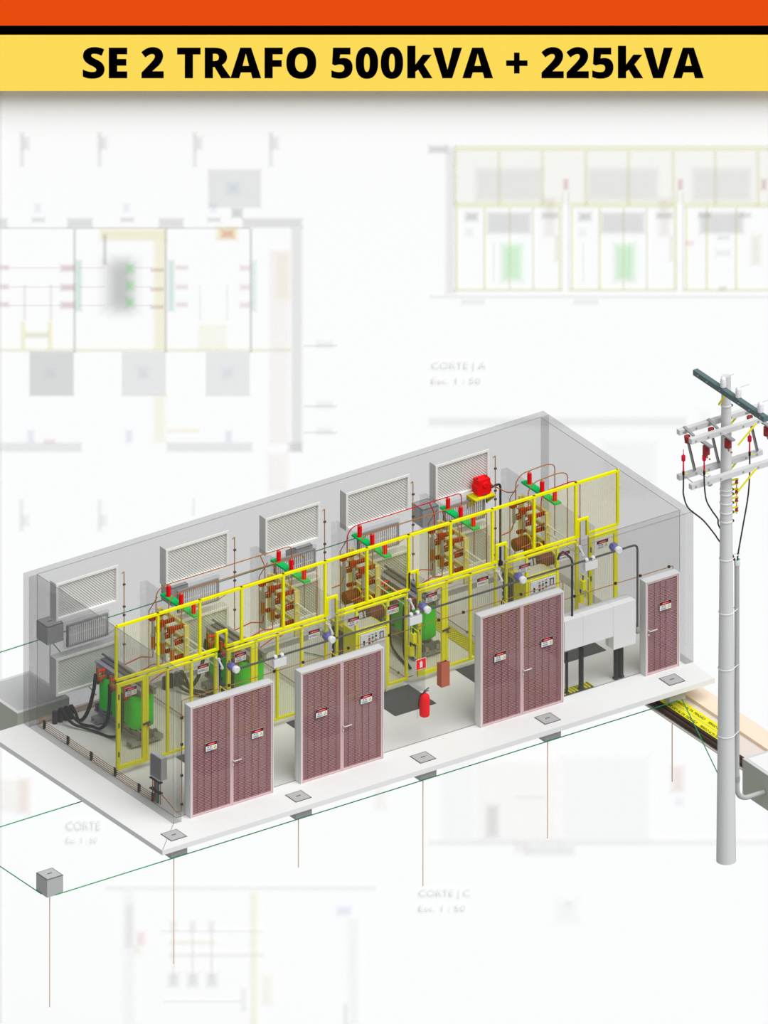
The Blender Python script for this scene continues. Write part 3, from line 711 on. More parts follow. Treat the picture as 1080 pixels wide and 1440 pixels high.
# copper pipe bundle at the left wall
for k in range(4):
    z = .035 + k * .042; xo = T + .012 + k * .004
    p = [(xo, .92, z), (xo, 5.12, z), (2.1, 5.12, z)]
    single('copper_pipe', MB().tube(p, .0065, 6, .01), M['wirec'], 'thin copper pipe along the foot of the left wall, %s of four' % ['lowest', 'second from the bottom', 'third from the bottom', 'topmost'][k], 'pipe', p[0], 'copper pipes along the left wall')
for k, y in enumerate((4.92, 4.08, 3.25, 2.40, 1.55, 1.06)):
    mb = MB(); mb.box(T + .001, T + .018, y - .025, y + .025, .005, .20)
    for q in range(4): mb.box(T + .018, T + .05, y - .022, y + .022, .026 + q * .042, .044 + q * .042)
    single('pipe_clamp', mb, M['black'], 'black stacked clamp holding the copper pipes on the left wall, %s from the back corner' % ['first', 'second', 'third', 'fourth', 'fifth', 'sixth'][k], 'clamp', (T, y, .02), 'black pipe clamps')
t = thing('meter_box', 'grey box on the left wall near the front corner, pipes entering below', 'electrical box', (T, .8, .56))
build('body', MB().box(T + .002, T + .19, .80, 1.14, .56, 1.05), M['white'], t)
build('wall_plate', MB().box(T, T + .02, .76, 1.10, .60, 1.08), M['grey'], t)
for k, (y, r_, mm) in enumerate([(1.12, .010, 'orange'), (1.05, .018, 'copper'), (1.00, .010, 'orange'), (.93, .028, 'tealp'), (.84, .010, 'orange')]):
    build('pipe', MB().cyl((T + .06, y, .02), (T + .06, y, .56), r_, 10), M[mm], t)
for z in (.26, .50): build('pipe_bracket', MB().box(T + .002, T + .09, .80, 1.16, z, z + .022), M['black'], t)
# red transformer on the yellow bracket
t = thing('bracket_shelf', 'yellow triangular bracket shelf high on the back wall in the fifth bay', 'shelf', (10.88, 5.1, 2.1))
build('plate', MB().box(10.64, 11.13, 4.82, 5.148, 2.15, 2.17), M['dyellow'], t)
for x in (10.64, 11.11):
    mb = MB(); mb.box(x, x + .02, 5.10, 5.148, 1.86, 2.15); mb.beam((x + .01, 4.86, 2.13), (x + .01, 5.13, 1.90), .02, .06); mb.box(x, x + .02, 4.84, 5.10, 2.11, 2.15)
    build('bracket', mb, M['dyellow'], t)
t = thing('potential_transformer', 'bright red resin potential transformer standing on the yellow bracket shelf', 'instrument transformer', (10.9, 4.98, 2.18))
mb = MB(); prof = [(-.17, .06), (-.11, 0), (.11, 0), (.17, .06), (.175, .22), (.145, .26), (.14, .36), (-.14, .36), (-.145, .26), (-.175, .22)]
mb.prism([(10.90 + a, 4.88, 2.19 + b) for a, b in prof], (0, .20, 0)); build('body', mb, M['bred'], t)
build('front_boss', MB().lathe((10.92, 4.89, 2.42), (0, -1, 0), [(.075, 0), (.075, .015), (.055, .03)], 16, 1, 1), M['bred'], t)
build('base_plate', MB().box(10.74, 11.06, 4.86, 5.10, 2.171, 2.19), M['yellow'], t)
for dx in (-.11, .11): build('terminal', MB().cyl((10.9 + dx, 4.98, 2.54), (10.9 + dx, 4.98, 2.58), .02), M['brown'], t)
build('terminal_block', MB().box(10.85, 10.95, 4.865, 4.88, 2.20, 2.24), M['rod'], t)
t = thing('conduit_pipe', 'black conduit bending down the back wall beside the red transformer', 'conduit', (11.36, 5.1, 2.2))
build('pipe', MB().tube([(11.16, 5.08, 2.20), (11.42, 5.08, 2.24), (11.42, 5.08, .45)], .024, 10, .1), M['char'], t)
build('end_fitting', MB().lathe((11.42, 5.08, .36), (0, 0, 1), [(.03, 0), (.05, .03), (.05, .10), (.03, .13)], 12), M['char'], t)

# ------------------------------------------------------------------ earth pits, rods and buried earth cable
def pit(x, y, label, rod=0.0, grp='grounding pits', top=0.0):
    t = thing('grounding_pit', label, 'grounding pit', (x, y, top - .40), grp)
    build('body', MB().box(x - .195, x + .195, y - .195, y + .195, top - .40, top - .01), M['box'], t)
    ld = build('lid', MB().box(x - .195, x + .195, y - .195, y + .195, top - .01, top + .006), M['edge'], t)
    build('lid_plate', MB().box(x - .175, x + .175, y - .175, y + .175, top + .006, top + .008), M['box'], ld)
    build('lid_handle', MB().tube([(x - .05, y, top + .008), (x - .045, y, top + .02), (x + .045, y, top + .02), (x + .05, y, top + .008)], .006, 6), M['dgrey'], ld)
    if rod:
        single('earth_rod', MB().cyl((x, y, top - .402), (x, y, top - .402 - rod), .010, 8), M['rodc'], 'thin copper earth rod below the pit ' + label.split('pit ')[1].replace('set in the white apron ', ''), 'earth rod', (x, y, top - .4 - rod), 'earth rods')
PN = ['near the front left corner of the apron', 'between the two left double doors', 'in front of the fire extinguisher', 'before the rightmost double door', 'before the narrow single door']
for k, x in enumerate(PITX):
    pit(x, -.41, 'grey grounding pit set in the white apron ' + PN[k], [2.5, 1.2, 2.5, 2.3, 1.9][k])
pit(-3.29, -.41, 'loose grey grounding pit standing free left of the apron corner', 2.6)
for k, x in enumerate((2.97, 6.00, 9.03, 12.10)):
    pit(x, 8.75, 'grey grounding pit behind the back wall, %s of four' % ['leftmost', 'second from the left', 'third from the left', 'rightmost'][k], 2.2 if k == 0 else 0.0)
def cable(pts, label):
    single('earth_cable', MB().tube(pts, .011, 6), M['teal'], label, 'cable', pts[0], 'green buried earth cables')
zc = -.385
cable([(-3.29, -.615, zc), (11.85, -.615, zc)], 'green earth cable running below the front edge of the apron')
cable([(-3.50, -.41, zc), (-3.50, 8.75, zc), (12.1, 8.95, zc)], 'green earth cable leading back from the free pit and along behind the building')
cable([(-3.50, 2.48, zc), (12.0, 2.48, zc)], 'green earth cable crossing under the building from the left')
cable([(2.90, 8.53, zc), (2.90, 7.0, -.9)], 'short green earth cable dropping from the leftmost rear pit')
cable([(11.95, -.62, zc), (10.16, -4.62, .02)], 'green earth cable slanting from the rightmost front pit to the pole')
cable([(6.4, 4.7, .03), (7.3, 3.2, .03)], 'green earth cable across the floor of the third bay')

# ------------------------------------------------------------------ big cable pits, cable trench with warning tape
t = thing('cable_pit', 'large grey-green cable pit with pale lid behind the back left corner', 'cable pit', (.8, 6.5, -.9))
build('body', MB().box(.16, 1.42, 5.79, 7.2, -.9, -.012), M['pit'], t)
build('lid', MB().box(.16, 1.42, 5.79, 7.2, -.012, .0), M['slab'], t)
build('lid_plate', MB().box(.24, 1.34, 5.87, 7.12, .0, .006), M['lite'], t)
t = thing('cable_pit', 'large grey-green cable pit with pale lid right of the pole', 'cable pit', (11.7, -4.7, -.8))
build('body', MB().box(11.07, 12.4, -5.45, -4.06, -.80, -.012), M['pit'], t)
build('lid', MB().box(11.07, 12.4, -5.45, -4.06, -.012, .0), M['lite'], t)
build('lid_plate', MB().box(11.15, 12.32, -5.37, -4.14, .0, .006), M['slab'], t)
t = thing('cable_trench', 'strip of sand and peach soil of the cable trench leading to the right pit', 'trench', (11.8, -2, -.75))
build('sand_bed', MB().box(11.42, 12.26, -4.05, .15, -.60, -.57), M['sand'], t)
build('soil_bank', MB().box(12.26, 12.72, -4.05, -.2, -.60, -.50), M['soil'], t)
for k, x in enumerate((11.50, 11.615)):
    single('cable_duct', MB().tube([(x, .10, -.515), (x, -4.05, -.515)], .05, 12), M['duct'], '%s dark brown duct lying in the cable trench' % ['outer', 'inner'][k], 'duct', (x, -2, -.55), 'brown trench ducts')
for k, x in enumerate((11.70, 11.925)):
    t = thing('warning_tape', 'yellow warning tape in the cable trench, strip %s' % ['next to the ducts', 'next to the soil bank'][k], 'tape', (x, -1, -.56), 'yellow warning tapes')
    build('strip', MB().box(x, x + .205, -2.36, .12, -.57, -.56), M['brace'], t)
    mb = MB(); y = -.28 if k else -.32
    for q in range(2):
        mb = MB(); lettering(mb, 'PERIGO ALTA TENSÃO', (x + .06, y, -.558), (0, -(1.05 if q == 0 else .85), 0), (.085, 0, 0), .02); y -= 1.18
        build('lettering', mb, M['black'], t)

# ------------------------------------------------------------------ power pole
PX, PYY = 10.12, -4.87
def prad(z): return .2 - (.2 - .094) * (z + 1.69) / 10.95
t = thing('utility_pole', 'tall round tapering concrete utility pole right of the building', 'pole', (PX, PYY, -1.69))
build('shaft', MB().lathe((PX, PYY, -1.69), (0, 0, 1), [(.2, 0), (prad(9.26), 10.95)], 32), M['pole'], t)
for z in (6.70, 6.60, 6.40, 6.19, 5.99, 8.60):
    r_ = prad(z) + .006; b = build('band', MB().lathe((PX, PYY, z - .015), (0, 0, 1), [(r_, 0), (r_ + .006, .006), (r_ + .006, .03), (r_, .036)], 24), M['white'], t)
    build('band_bolt', MB().ball((PX + r_ * .85, PYY - r_ * .6, z), .03, 8, 5), M['dgrey'], b)
def arm(name, label, a, b, wd, ht, m, grp):
    t = thing(name, label, 'crossarm', ((a[0] + b[0]) / 2, (a[1] + b[1]) / 2, a[2]), grp)
    build('beam', MB().beam(a, b, wd, ht), m, t)
    d = Vector(b) - Vector(a); mb = MB()
    for q in (.05, .2, .35, .62, .8, .93):
        p = Vector(a) + d * q; s = d.normalized().cross(Vector((0, 0, 1)))
        for sg in (1, -1): mb.cyl(p + s * sg * wd / 2, p + s * sg * (wd / 2 + .015), .02, 8)
    build('bolt', mb, M['grey'], t); return t
fa, ba = PYY - .215, PYY + .215
arm('crossarm', 'dark green crossarm at the top of the pole pointing towards the viewer', (9.96, -6.52, 9.03), (9.96, -4.0, 9.03), .11, .12, M['dgreen'], None)
AU = [('front', fa, 8.17, 'upper'), ('rear', ba, 8.19, 'upper'), ('front', fa, 7.14, 'lower'), ('rear', ba, 7.17, 'lower')]
for nm, y, z, lv in AU:
    arm('crossarm', '%s light grey crossarm of the %s pair on the pole' % (nm, lv), (9.10, y, z), (11.12, y, z), .11, .11, M['pole'], 'light grey crossarms')
for k, y in enumerate((-5.0, -5.54, -6.33)):
    t = thing('pin_insulator', 'white pin insulator standing on the dark green crossarm, %s' % ['the one at the pole', 'the middle one', 'the one at the near end'][k], 'insulator', (9.96, y, 9.09), 'white pin insulators')
    build('body', MB().lathe((9.96, y, 9.095), (0, 0, 1), [(.04, 0), (.065, .03), (.05, .05), (.068, .08), (.05, .10), (.068, .13), (.05, .15), (.06, .18), (.045, .22), (.02, .24)], 16), M['porc'], t)
    build('wire_stub', MB().tube([(9.96, y, 9.32), (10.22, y, 9.325)], .007, 6), M['lite'], t)
def brace(a, b, label):
    single('brace', MB().beam(a, b, .02, .036), M['brace'], label, 'brace', a, 'yellow crossarm braces')
brace((9.985, -4.80, 8.62), (9.90, -5.12, 8.96), 'short yellow brace under the dark green crossarm')
brace((PX + .10, fa - .06, 7.78), (10.66, fa - .06, 8.14), 'yellow brace under the front crossarm of the upper pair')
brace((PX + .10, fa - .06, 6.74), (10.66, fa - .06, 7.12), 'yellow brace under the front crossarm of the lower pair')
brace((PX + .14, ba + .06, 7.82), (10.66, ba + .06, 8.18), 'yellow brace under the rear crossarm of the upper pair')
brace((PX + .14, ba + .06, 6.80), (10.66, ba + .06, 7.16), 'yellow brace under the rear crossarm of the lower pair')
# cutout fuses on the rear arm, arresters on the front arm
for k, x in enumerate((9.22, 9.80, 10.74)):
    w_ = ['leftmost', 'middle', 'rightmost'][k]
    t = thing('fuse_cutout', 'red ribbed fuse cutout with slanted grey tube between the crossarm pairs, %s of three' % w_, 'fuse cutout', (x, ba - .17, 8.0), 'fuse cutouts')
    build('insulator', MB().ribbed((x, ba - .17, 8.00), (x - .02, ba - .17, 8.16), .065, 5, 16), M['armred'], t)
    build('mount', MB().beam((x + .04, ba + .02, 8.265), (x + .04, ba - .32, 8.20), .06, .03), M['grey'], t)
    build('fuse_tube', MB().cyl((x + .01, ba - .17, 7.99), (x + .24, ba - .06, 7.26), .030, 12), M['grey'], t)
    build('tube_stripe', MB().beam((x + .015, ba - .205, 7.98), (x + .245, ba - .095, 7.27), .012, .01), M['dgrey'], t)
for k, x in enumerate((9.40, 9.93, 10.88)):
    w_ = ['leftmost', 'middle', 'rightmost'][k]
    t = thing('surge_arrester', 'red surge arrester hanging from the front upper crossarm, %s of three' % w_, 'surge arrester', (x, fa - .12, 7.85), 'surge arresters')
    build('insulator', MB().ribbed((x, fa - .13, 7.84), (x, fa - .13, 8.04), .075, 6, 18), M['armred'], t)
    build('bracket', MB().beam((x - .02, fa + .05, 8.10), (x - .01, fa - .34, 8.09), .09, .035), M['grey'], t)
    mb = MB().cyl((x, fa - .13, 7.84), (x + .02, fa - .14, 7.76), .02); build('terminal', mb, M['grey'], t)
    build('connector', MB().ball((x + .05, fa - .18, 7.74), .022, 8, 5), M['orange'], t)
# cable terminations with cables to the riser
CXP, CYP = PX + .275, PYY + .02
TERM = [(9.06, -4.90, 7.40, [(9.06, -4.90, 7.10), (9.065, -4.90, 6.88), (9.18, -4.90, 6.56), (9.55, -4.88, 6.17), (9.93, -4.74, 5.68), (10.10, -4.64, 5.45), (CXP - .02, CYP + .05, 4.98)], 'left of the pole at the crossarm end'),
        (9.36, -5.20, 7.45, [(9.365, -5.2, 7.15), (9.42, -5.19, 6.79), (9.62, -5.09, 6.46), (9.80, -4.97, 6.23), (9.93, -4.86, 6.06), (10.05, -4.70, 5.84), (10.22, -4.66, 5.5), (CXP - .01, CYP + .04, 4.98)], 'left of the pole nearest to it'),
        (10.67, -4.90, 7.37, [(10.67, -4.90, 6.9), (10.63, -4.90, 6.4), (10.53, -4.88, 5.8), (CXP + .03, CYP, 5.15), (CXP + .01, CYP, 4.95)], 'right of the pole')]
for x, y, z, path, lb in TERM:
    t = thing('cable_termination', 'bright red cable termination on a dark cable, ' + lb, 'cable termination', (x, y, z), 'red cable terminations')
    build('stick', MB().cyl((x, y, z + .02), (x, y, z + .42), .018, 10, .012), M['crim'], t)
    build('shed', MB().lathe((x, y, z + .24), (0, 0, 1), [(.015, 0), (.04, .03), (.042, .13), (.015, .16)], 12), M['crim'], t)
    build('lug', MB().cyl((x, y, z + .42), (x, y, z + .52), .008, 8), M['copper'], t)
    build('gland', MB().cyl((x, y, z - .06), (x, y, z + .03), .024, 10), M['black'], t)
    build('earth_tail', MB().tube([(x, y, z - .02), (x + .10, y - .02, z - .06)], .012, 6), M['brace'], t)
    build('cable', MB().tube([(x, y, z - .04)] + path, .016, 8, 0, True), M['char'], t)
for k, (x, y, x2, y2) in enumerate(((9.10, -4.92, 9.45, -5.1), (9.40, -5.0, 9.98, -5.06))):
    single('jumper_wire', MB().tube([(x, y, 7.30), ((x + x2) / 2, (y + y2) / 2, 7.12), (x2, y2, 7.10)], .010, 6, 0, True), M['grey'], 'thin grey jumper wire between the lower crossarms, %s one' % ['outer', 'inner'][k], 'wire', (x, y, 7.3), 'grey jumper wires')
single('pin_insulator', MB().lathe((9.62, -5.02, 6.98), (0, 0, 1), [(.03, 0), (.06, .03), (.045, .08), (.06, .11), (.04, .2), (.03, .24)], 14), M['offwhite'], 'grey post insulator between the left ends of the lower crossarms', 'insulator', (9.62, -5.02, 6.98))
for k, z in enumerate((6.52, 6.11)):
    t = thing('insulator_rack', 'yellow rack with two brown spool insulators on the right side of the pole, %s one' % ['upper', 'lower'][k], 'insulator rack', (PX + .2, PYY, z), 'spool racks on the pole')
    xs = PX + .24
    build('spindle', MB().cyl((xs, PYY - .02, z - .02), (xs, PYY - .02, z + .36), .010, 8), M['orange'], t)
    for dz in (.04, .26):
        build('spool', MB().lathe((xs, PYY - .02, z + dz), (0, 0, 1), [(.035, 0), (.035, .02), (.022, .04), (.035, .06), (.035, .08)], 12), M['armred'], t)
        for e in (-.02, .085): build('strap', MB().box(PX + .11, xs + .03, PYY - .045, PYY + .005, z + dz + e, z + dz + e + .015), M['brace'], t)
t = thing('riser_conduit', 'grey cable conduit strapped up the right side of the pole with a bent foot', 'conduit', (CXP, CYP, 0))
build('pipe', MB().cyl((CXP, CYP, .10), (CXP, CYP, 4.95), .052, 16), M['box'], t)
build('sleeve', MB().lathe((CXP, CYP, .02), (0, 0, 1), [(.062, 0), (.062, .12)], 16), M['grey'], t)
build('elbow', MB().tube([(CXP, CYP, .06), (CXP, CYP, -.20), (CXP + .06, CYP, -.34), (CXP + .20, CYP, -.42), (11.06, CYP, -.42)], .052, 14, .1), M['box'], t)
build('head', MB().lathe((CXP, CYP, 4.90), (0, 0, 1), [(.06, 0), (.06, .06), (.04, .10)], 14), M['lite'], t)
build('cable_cap', MB().cyl((CXP + .02, CYP, 5.0), (CXP + .06, CYP, 5.02), .02), M['teal'], t)
for k, z in enumerate((5.14, 3.93, 2.67, 1.16)):
    r_ = prad(z) + .004; pts = []
    for q in range(41):
        a = math.radians(40 + 280 * q / 40); pts.append((PX + r_ * math.cos(a), PYY + r_ * math.sin(a), z))
    pts = [(CXP + .056, CYP + .02, z)] + pts + [(CXP + .056, CYP - .02, z)]
    pts = pts + [pts[0]]
    single('steel_strap', MB().tube(pts, .010, 6), M['white'], 'white strap binding the conduit to the pole, %s from the top' % ['first', 'second', 'third', 'fourth'][k], 'strap', (PX, PYY, z), 'white straps on the pole')

# ------------------------------------------------------------------ printed backdrop board and its header board
BD = 40.0
def bp(x, y, d=0.0):
    """point on the board: x, y measured in hundredths of its drawing unit from the upper left of the sheet"""
    return CENTRE + RIGHT * ((x - 540) / S) + UP * ((720 - y) / S) + FWD * (BD - d)
def bslab(mb, x0, y0, x1, y1, d0, d1):
    a = [bp(x0, y0, d1), bp(x1, y0, d1), bp(x1, y1, d1), bp(x0, y1, d1)]
    return mb.prism(a, FWD * (d1 - d0))
t = thing('backdrop_board', 'large white board with faint blurred technical drawings standing behind the substation', 'backdrop', bp(540, 1700))
build('sheet', bslab(MB(), -260, -160, 1340, 1700, -.08, 0), M['paper'], t)
# faint printing: soft-edged patches, all in one mesh
PR = []
def soft(x0, y0, x1, y1, v, a=.8, f=4):
    c = (v, v, v) if not isinstance(v, tuple) else v
    PR.append((x0, y0, x1, y1, c, a * .40, f * 2.3))
for x in (28, 137, 271, 378): soft(x, 186, x + 6, 234, 205, .5, 4); soft(x + 4, 193, x + 13, 210, 205, .6, 5)
soft(293, 238, 367, 292, 222, .9, 3); soft(321, 258, 335, 272, (205, 225, 240), .6, 5); soft(326, 293, 341, 306, 185, .8, 3)
for a, b in ((-40, 10), (95, 130), (224, 258), (341, 425)): soft(a, 307, b, 320, 205, .8, 3)
for a in (45, 170, 292): soft(a, 306, a + 18, 312, 190, .6, 4); soft(a + 4, 286, a + 12, 298, (210, 228, 240), .6, 4)
soft(410, 320, 425, 635, 218, .8, 3)
for a, b in ((-40, 115), (235, 355), (405, 425)): soft(a, 622, b, 635, 222, .8, 3)
soft(0, 319, 352, 322, 200, .6, 2)
for x in (105, 233, 353): soft(x - 2, 322, x + 2, 495, 185, .7, 3)
soft(141, 322, 234, 338, (240, 232, 178), .8, 4); soft(217, 338, 233, 490, (243, 238, 195), .8, 4); soft(217, 556, 233, 622, (248, 246, 222), .8, 4); soft(236, 602, 280, 608, (246, 244, 215), .7, 4)
soft(305, 319, 334, 337, (240, 232, 160), .8, 4); soft(312, 324, 328, 334, (238, 140, 140), .8, 4)
for x in (107, 237, 353): soft(x, 366, x + 8, 437, (180, 222, 200) if x < 300 else (212, 235, 222), .8, 3)
soft(148, 370, 190, 434, 180, .75, 12); soft(160, 362, 182, 440, 185, .6, 10); soft(145, 330, 150, 372, 170, .7, 3)
for y in (372, 396, 420): soft(178, y, 188, y + 11, (130, 235, 130), .8, 4)
for y in (373, 400, 425): soft(86, y, 105, y + 8, (190, 140, 140), .7, 4); soft(-10, y, 12, y + 6, (200, 160, 160), .7, 4); soft(212, y + 4, 230, y + 9, (205, 175, 165), .7, 4); soft(248, y, 264, y + 6, (215, 185, 185), .6, 4); soft(338, y, 352, y + 7, (220, 190, 190), .6, 4)
for y in (375, 402, 428): soft(112, y, 148, y + 2, (225, 205, 205), .5, 2); soft(190, y, 214, y + 2, (225, 205, 205), .5, 2); soft(12, y, 86, y + 2, (225, 205, 205), .5, 2)
soft(33, 400, 37, 450, (225, 210, 210), .5, 3); soft(70, 400, 74, 450, (225, 210, 210), .5, 3); soft(280, 400, 284, 450, 235, .5, 3); soft(318, 400, 322, 450, 235, .5, 3)
soft(-20, 489, 410, 494, (240, 238, 200), .8, 3); soft(30, 452, 36, 490, (240, 236, 180), .8, 3); soft(68, 452, 74, 490, (240, 236, 180), .8, 3); soft(36, 467, 68, 474, (215, 210, 160), .7, 4); soft(280, 455, 320, 490, (248, 247, 225), .7, 4)
soft(42, 494, 104, 556, 196, .9, 2); soft(172, 494, 234, 556, 224, .9, 2); soft(290, 494, 352, 556, 226, .9, 2)
for x in (66, 196, 314): soft(x, 518, x + 12, 530, (225, 235, 245), .7, 5)
soft(380, 350, 408, 622, (250, 244, 240), .8, 4); soft(378, 636, 406, 690, (249, 242, 236), .8, 5); soft(388, 355, 410, 420, (246, 240, 215), .5, 6)
for y in (484, 569, 606): soft(428, y, 474, y + 3, 222, .7, 3); soft(446, y - 5, 468, y + 4, 222, .5, 4)
for x in (40, 178, 318): soft(x, 605, x + 8, 621, (205, 205, 230), .6, 4)
soft(62, 617, 78, 623, (238, 200, 200), .6, 4)
for x in (28, 138): soft(x, 702, x + 6, 746, 222, .6, 5); soft(x + 4, 724, x + 13, 738, 222, .6, 5)
soft(271, 700, 275, 724, 232, .6, 4)
# elevation drawing, upper right
soft(628, 205, 641, 412, 224, .8, 4); soft(604, 205, 629, 214, 185, .8, 4)
soft(640, 206, 1100, 212, (232, 230, 168), .85, 3); soft(640, 203, 1100, 206, 225, .5, 3)
for x in (640, 702, 763, 824, 884, 947, 1006, 1066): soft(x - 2, 212, x + 3, 288, (238, 236, 190), .8, 3)
soft(641, 212, 1100, 285, (246, 246, 238), .7, 4)
for a, b in ((670, 763), (827, 925), (975, 1056)): soft(a, 236, b, 281, 228, .7, 5)
for a, b in ((640, 790), (803, 950), (963, 1100)): soft(a, 284, b, 291, (236, 234, 175), .8, 3); soft(a, 404, b, 409, (238, 236, 195), .8, 3)
for x in (643, 682, 718, 751, 788, 805, 844, 878, 911, 950, 966, 995, 1036): soft(x - 2, 290, x + 2, 406, (238, 236, 185) if x not in (718, 751, 878, 911) else (243, 241, 215), .8, 3)
for x in (796, 957): soft(x - 6, 270, x - 3, 408, 232, .6, 3); soft(x + 3, 270, x + 6, 408, 232, .6, 3); soft(x - 3, 252, x + 3, 266, (205, 140, 140), .7, 4)
soft(1071, 252, 1078, 266, (205, 140, 140), .7, 4)
for a in (686, 846, 985): soft(a, 298, a + 61, 327, 200, .8, 4)
for a in (707, 866): soft(a, 343, a + 27, 393, (185, 240, 185), .9, 6)
for a in (656, 815): soft(a, 299, a + 16, 309, 170, .8, 4); soft(a, 320, a + 10, 330, 232, .6, 4)
for a in (763, 924): soft(a, 299, a + 22, 306, 185, .8, 4); soft(a + 4, 278, a + 18, 330, (226, 215, 205), .6, 6); soft(a + 18, 330, a + 24, 366, (235, 232, 205), .6, 4)
soft(983, 299, 1000, 305, 190, .7, 4); soft(1040, 299, 1056, 305, 190, .7, 4)
soft(1010, 330, 1026, 336, 215, .6, 4); soft(1008, 350, 1028, 358, 228, .6, 4); soft(1012, 402, 1022, 408, 200, .6, 4); soft(965, 338, 976, 344, (235, 190, 190), .6, 4); soft(1058, 330, 1070, 370, (225, 222, 195), .6, 5)
soft(605, 414, 1100, 418, 228, .6, 4); soft(650, 420, 682, 426, 222, .6, 5); soft(808, 420, 842, 426, 222, .6, 5)
for a in (694, 820, 884): soft(a, 340, a + 3, 395, 232, .5, 3)
soft(605, 586, 966, 597, 224, .7, 5); soft(850, 618, 925, 695, 244, .7, 8); soft(985, 575, 1000, 620, 240, .4, 8)
# drawings at the foot of the sheet
soft(0, 1094, 42, 1140, (247, 240, 232), .6, 5); soft(28, 1094, 42, 1140, (243, 230, 220), .7, 6)
soft(150, 1244, 530, 1250, 238, .6, 5); soft(178, 1272, 188, 1330, 226, .7, 5); soft(176, 1250, 192, 1440, 245, .6, 6); soft(194, 1310, 204, 1328, (240, 205, 205), .7, 5); soft(190, 1330, 200, 1340, (245, 243, 215), .7, 5)
for x in (245, 272, 299): soft(x - 4, 1294, x + 4, 1308, 228, .7, 5); soft(x - 2, 1308, x + 2, 1372, (240, 230, 228), .6, 4); soft(x - 6, 1369, x + 6, 1385, 205, .75, 5)
soft(240, 1320, 305, 1326, (246, 242, 220), .6, 4); soft(240, 1338, 372, 1344, (240, 238, 230), .6, 5); soft(228, 1306, 372, 1309, 242, .6, 4); soft(232, 1405, 340, 1408, 240, .6, 4)
soft(354, 1252, 363, 1440, (246, 244, 212), .7, 5); soft(370, 1370, 384, 1410, (245, 243, 220), .6, 6); soft(340, 1388, 348, 1420, 232, .6, 5)
soft(476, 1274, 494, 1284, (215, 215, 245), .7, 5); soft(492, 1290, 506, 1440, 243, .6, 6); soft(484, 1410, 490, 1440, 225, .6, 4)
soft(672, 1066, 788, 1182, (253, 253, 248), .8, 8); soft(685, 1132, 701, 1176, 212, .8, 5); soft(605, 1178, 1100, 1186, 240, .6, 5); soft(625, 1060, 670, 1180, 246, .6, 8); soft(790, 1060, 915, 1180, 246, .6, 8)
soft(740, 1188, 808, 1200, 222, .7, 5); soft(726, 1184, 742, 1196, (240, 228, 222), .6, 5); soft(946, 1076, 962, 1111, (240, 218, 214), .8, 5); soft(952, 1120, 962, 1130, (228, 236, 244), .6, 5); soft(725, 1118, 770, 1122, 236, .6, 4)
soft(786, 1262, 815, 1292, 244, .6, 10); soft(796, 1266, 805, 1272, 232, .6, 4); soft(530, 1090, 545, 1135, (250, 240, 236), .6, 6); soft(-40, 128, 4, 1440, 232, .8, 1)
vs = []; fs = []; cols = []
for i, (x0, y0, x1, y1, c, a, f) in enumerate(PR):
    o = len(vs); d = .002 + .0002 * i; cc = lin(c)
    f = min(f, (x1 - x0) * .96, (y1 - y0) * .96)
    for ring in range(4):
        e = -f * .5 + f * ring / 3; al = a * (1, .72, .25, 0)[ring]
        for x, y in ((x0 - e, y0 - e), (x1 + e, y0 - e), (x1 + e, y1 + e), (x0 - e, y1 + e)):
            vs.append(tuple(bp(x, y, d) - bp(540, 1700))); cols += [cc[0], cc[1], cc[2], al]
    fs.append((o, o + 3, o + 2, o + 1))
    for r_ in range(3):
        for k in range(4):
            q = o + r_ * 4; fs.append((q + k, q + (k + 1) % 4, q + 4 + (k + 1) % 4, q + 4 + k))
me = bpy.data.meshes.new('printed_drawing'); me.from_pydata(vs, [], fs)
at = me.color_attributes.new('ink', 'FLOAT_COLOR', 'POINT'); at.data.foreach_set('color', cols)
m = bpy.data.materials.new('faint_ink'); m.use_nodes = True; nt = m.node_tree; n = nt.nodes; n.remove(n['Principled BSDF'])
an = n.new('ShaderNodeAttribute'); an.attribute_name = 'ink'; tr = n.new('ShaderNodeBsdfTransparent'); df = n.new('ShaderNodeBsdfDiffuse'); mx = n.new('ShaderNodeMixShader')
nt.links.new(an.outputs['Color'], df.inputs[0]); nt.links.new(an.outputs['Alpha'], mx.inputs[0]); nt.links.new(tr.outputs[0], mx.inputs[1]); nt.links.new(df.outputs[0], mx.inputs[2]); nt.links.new(mx.outputs[0], n['Material Output'].inputs[0])
me.materials.append(m); o = bpy.data.objects.new('printed_drawing', me); C.objects.link(o); o.parent = t
mb = MB()
for s, x, y, wd, ht in (('CORTE | A', 608, 520, 76, 12), ('CORTE | C', 590, 1262, 72, 12), ('CORTE', 94, 1166, 48, 12)):
    lettering(mb, s, bp(x, y, .05), RIGHT * wd / S, UP * ht / S); lettering(mb, 'Esc. 1 : 50', bp(x, y + 18, .05), RIGHT * wd * .9 / S, UP * 8 / S)
build('drawing_titles', mb, M['print_grey'], t)

t = thing('header_board', 'orange, black and yellow title board with bold black lettering at the top of the backdrop', 'title board', bp(540, 128, .45))
build('orange_band', bslab(MB(), -60, -150, 1140, 36, .40, .45), M['horange'], t)
build('black_band', bslab(MB(), -60, 36, 1140, 49, .40, .45), M['hblack'], t)
build('yellow_band', bslab(MB(), -60, 49, 1140, 128, .40, .45), M['hyellow'], t)
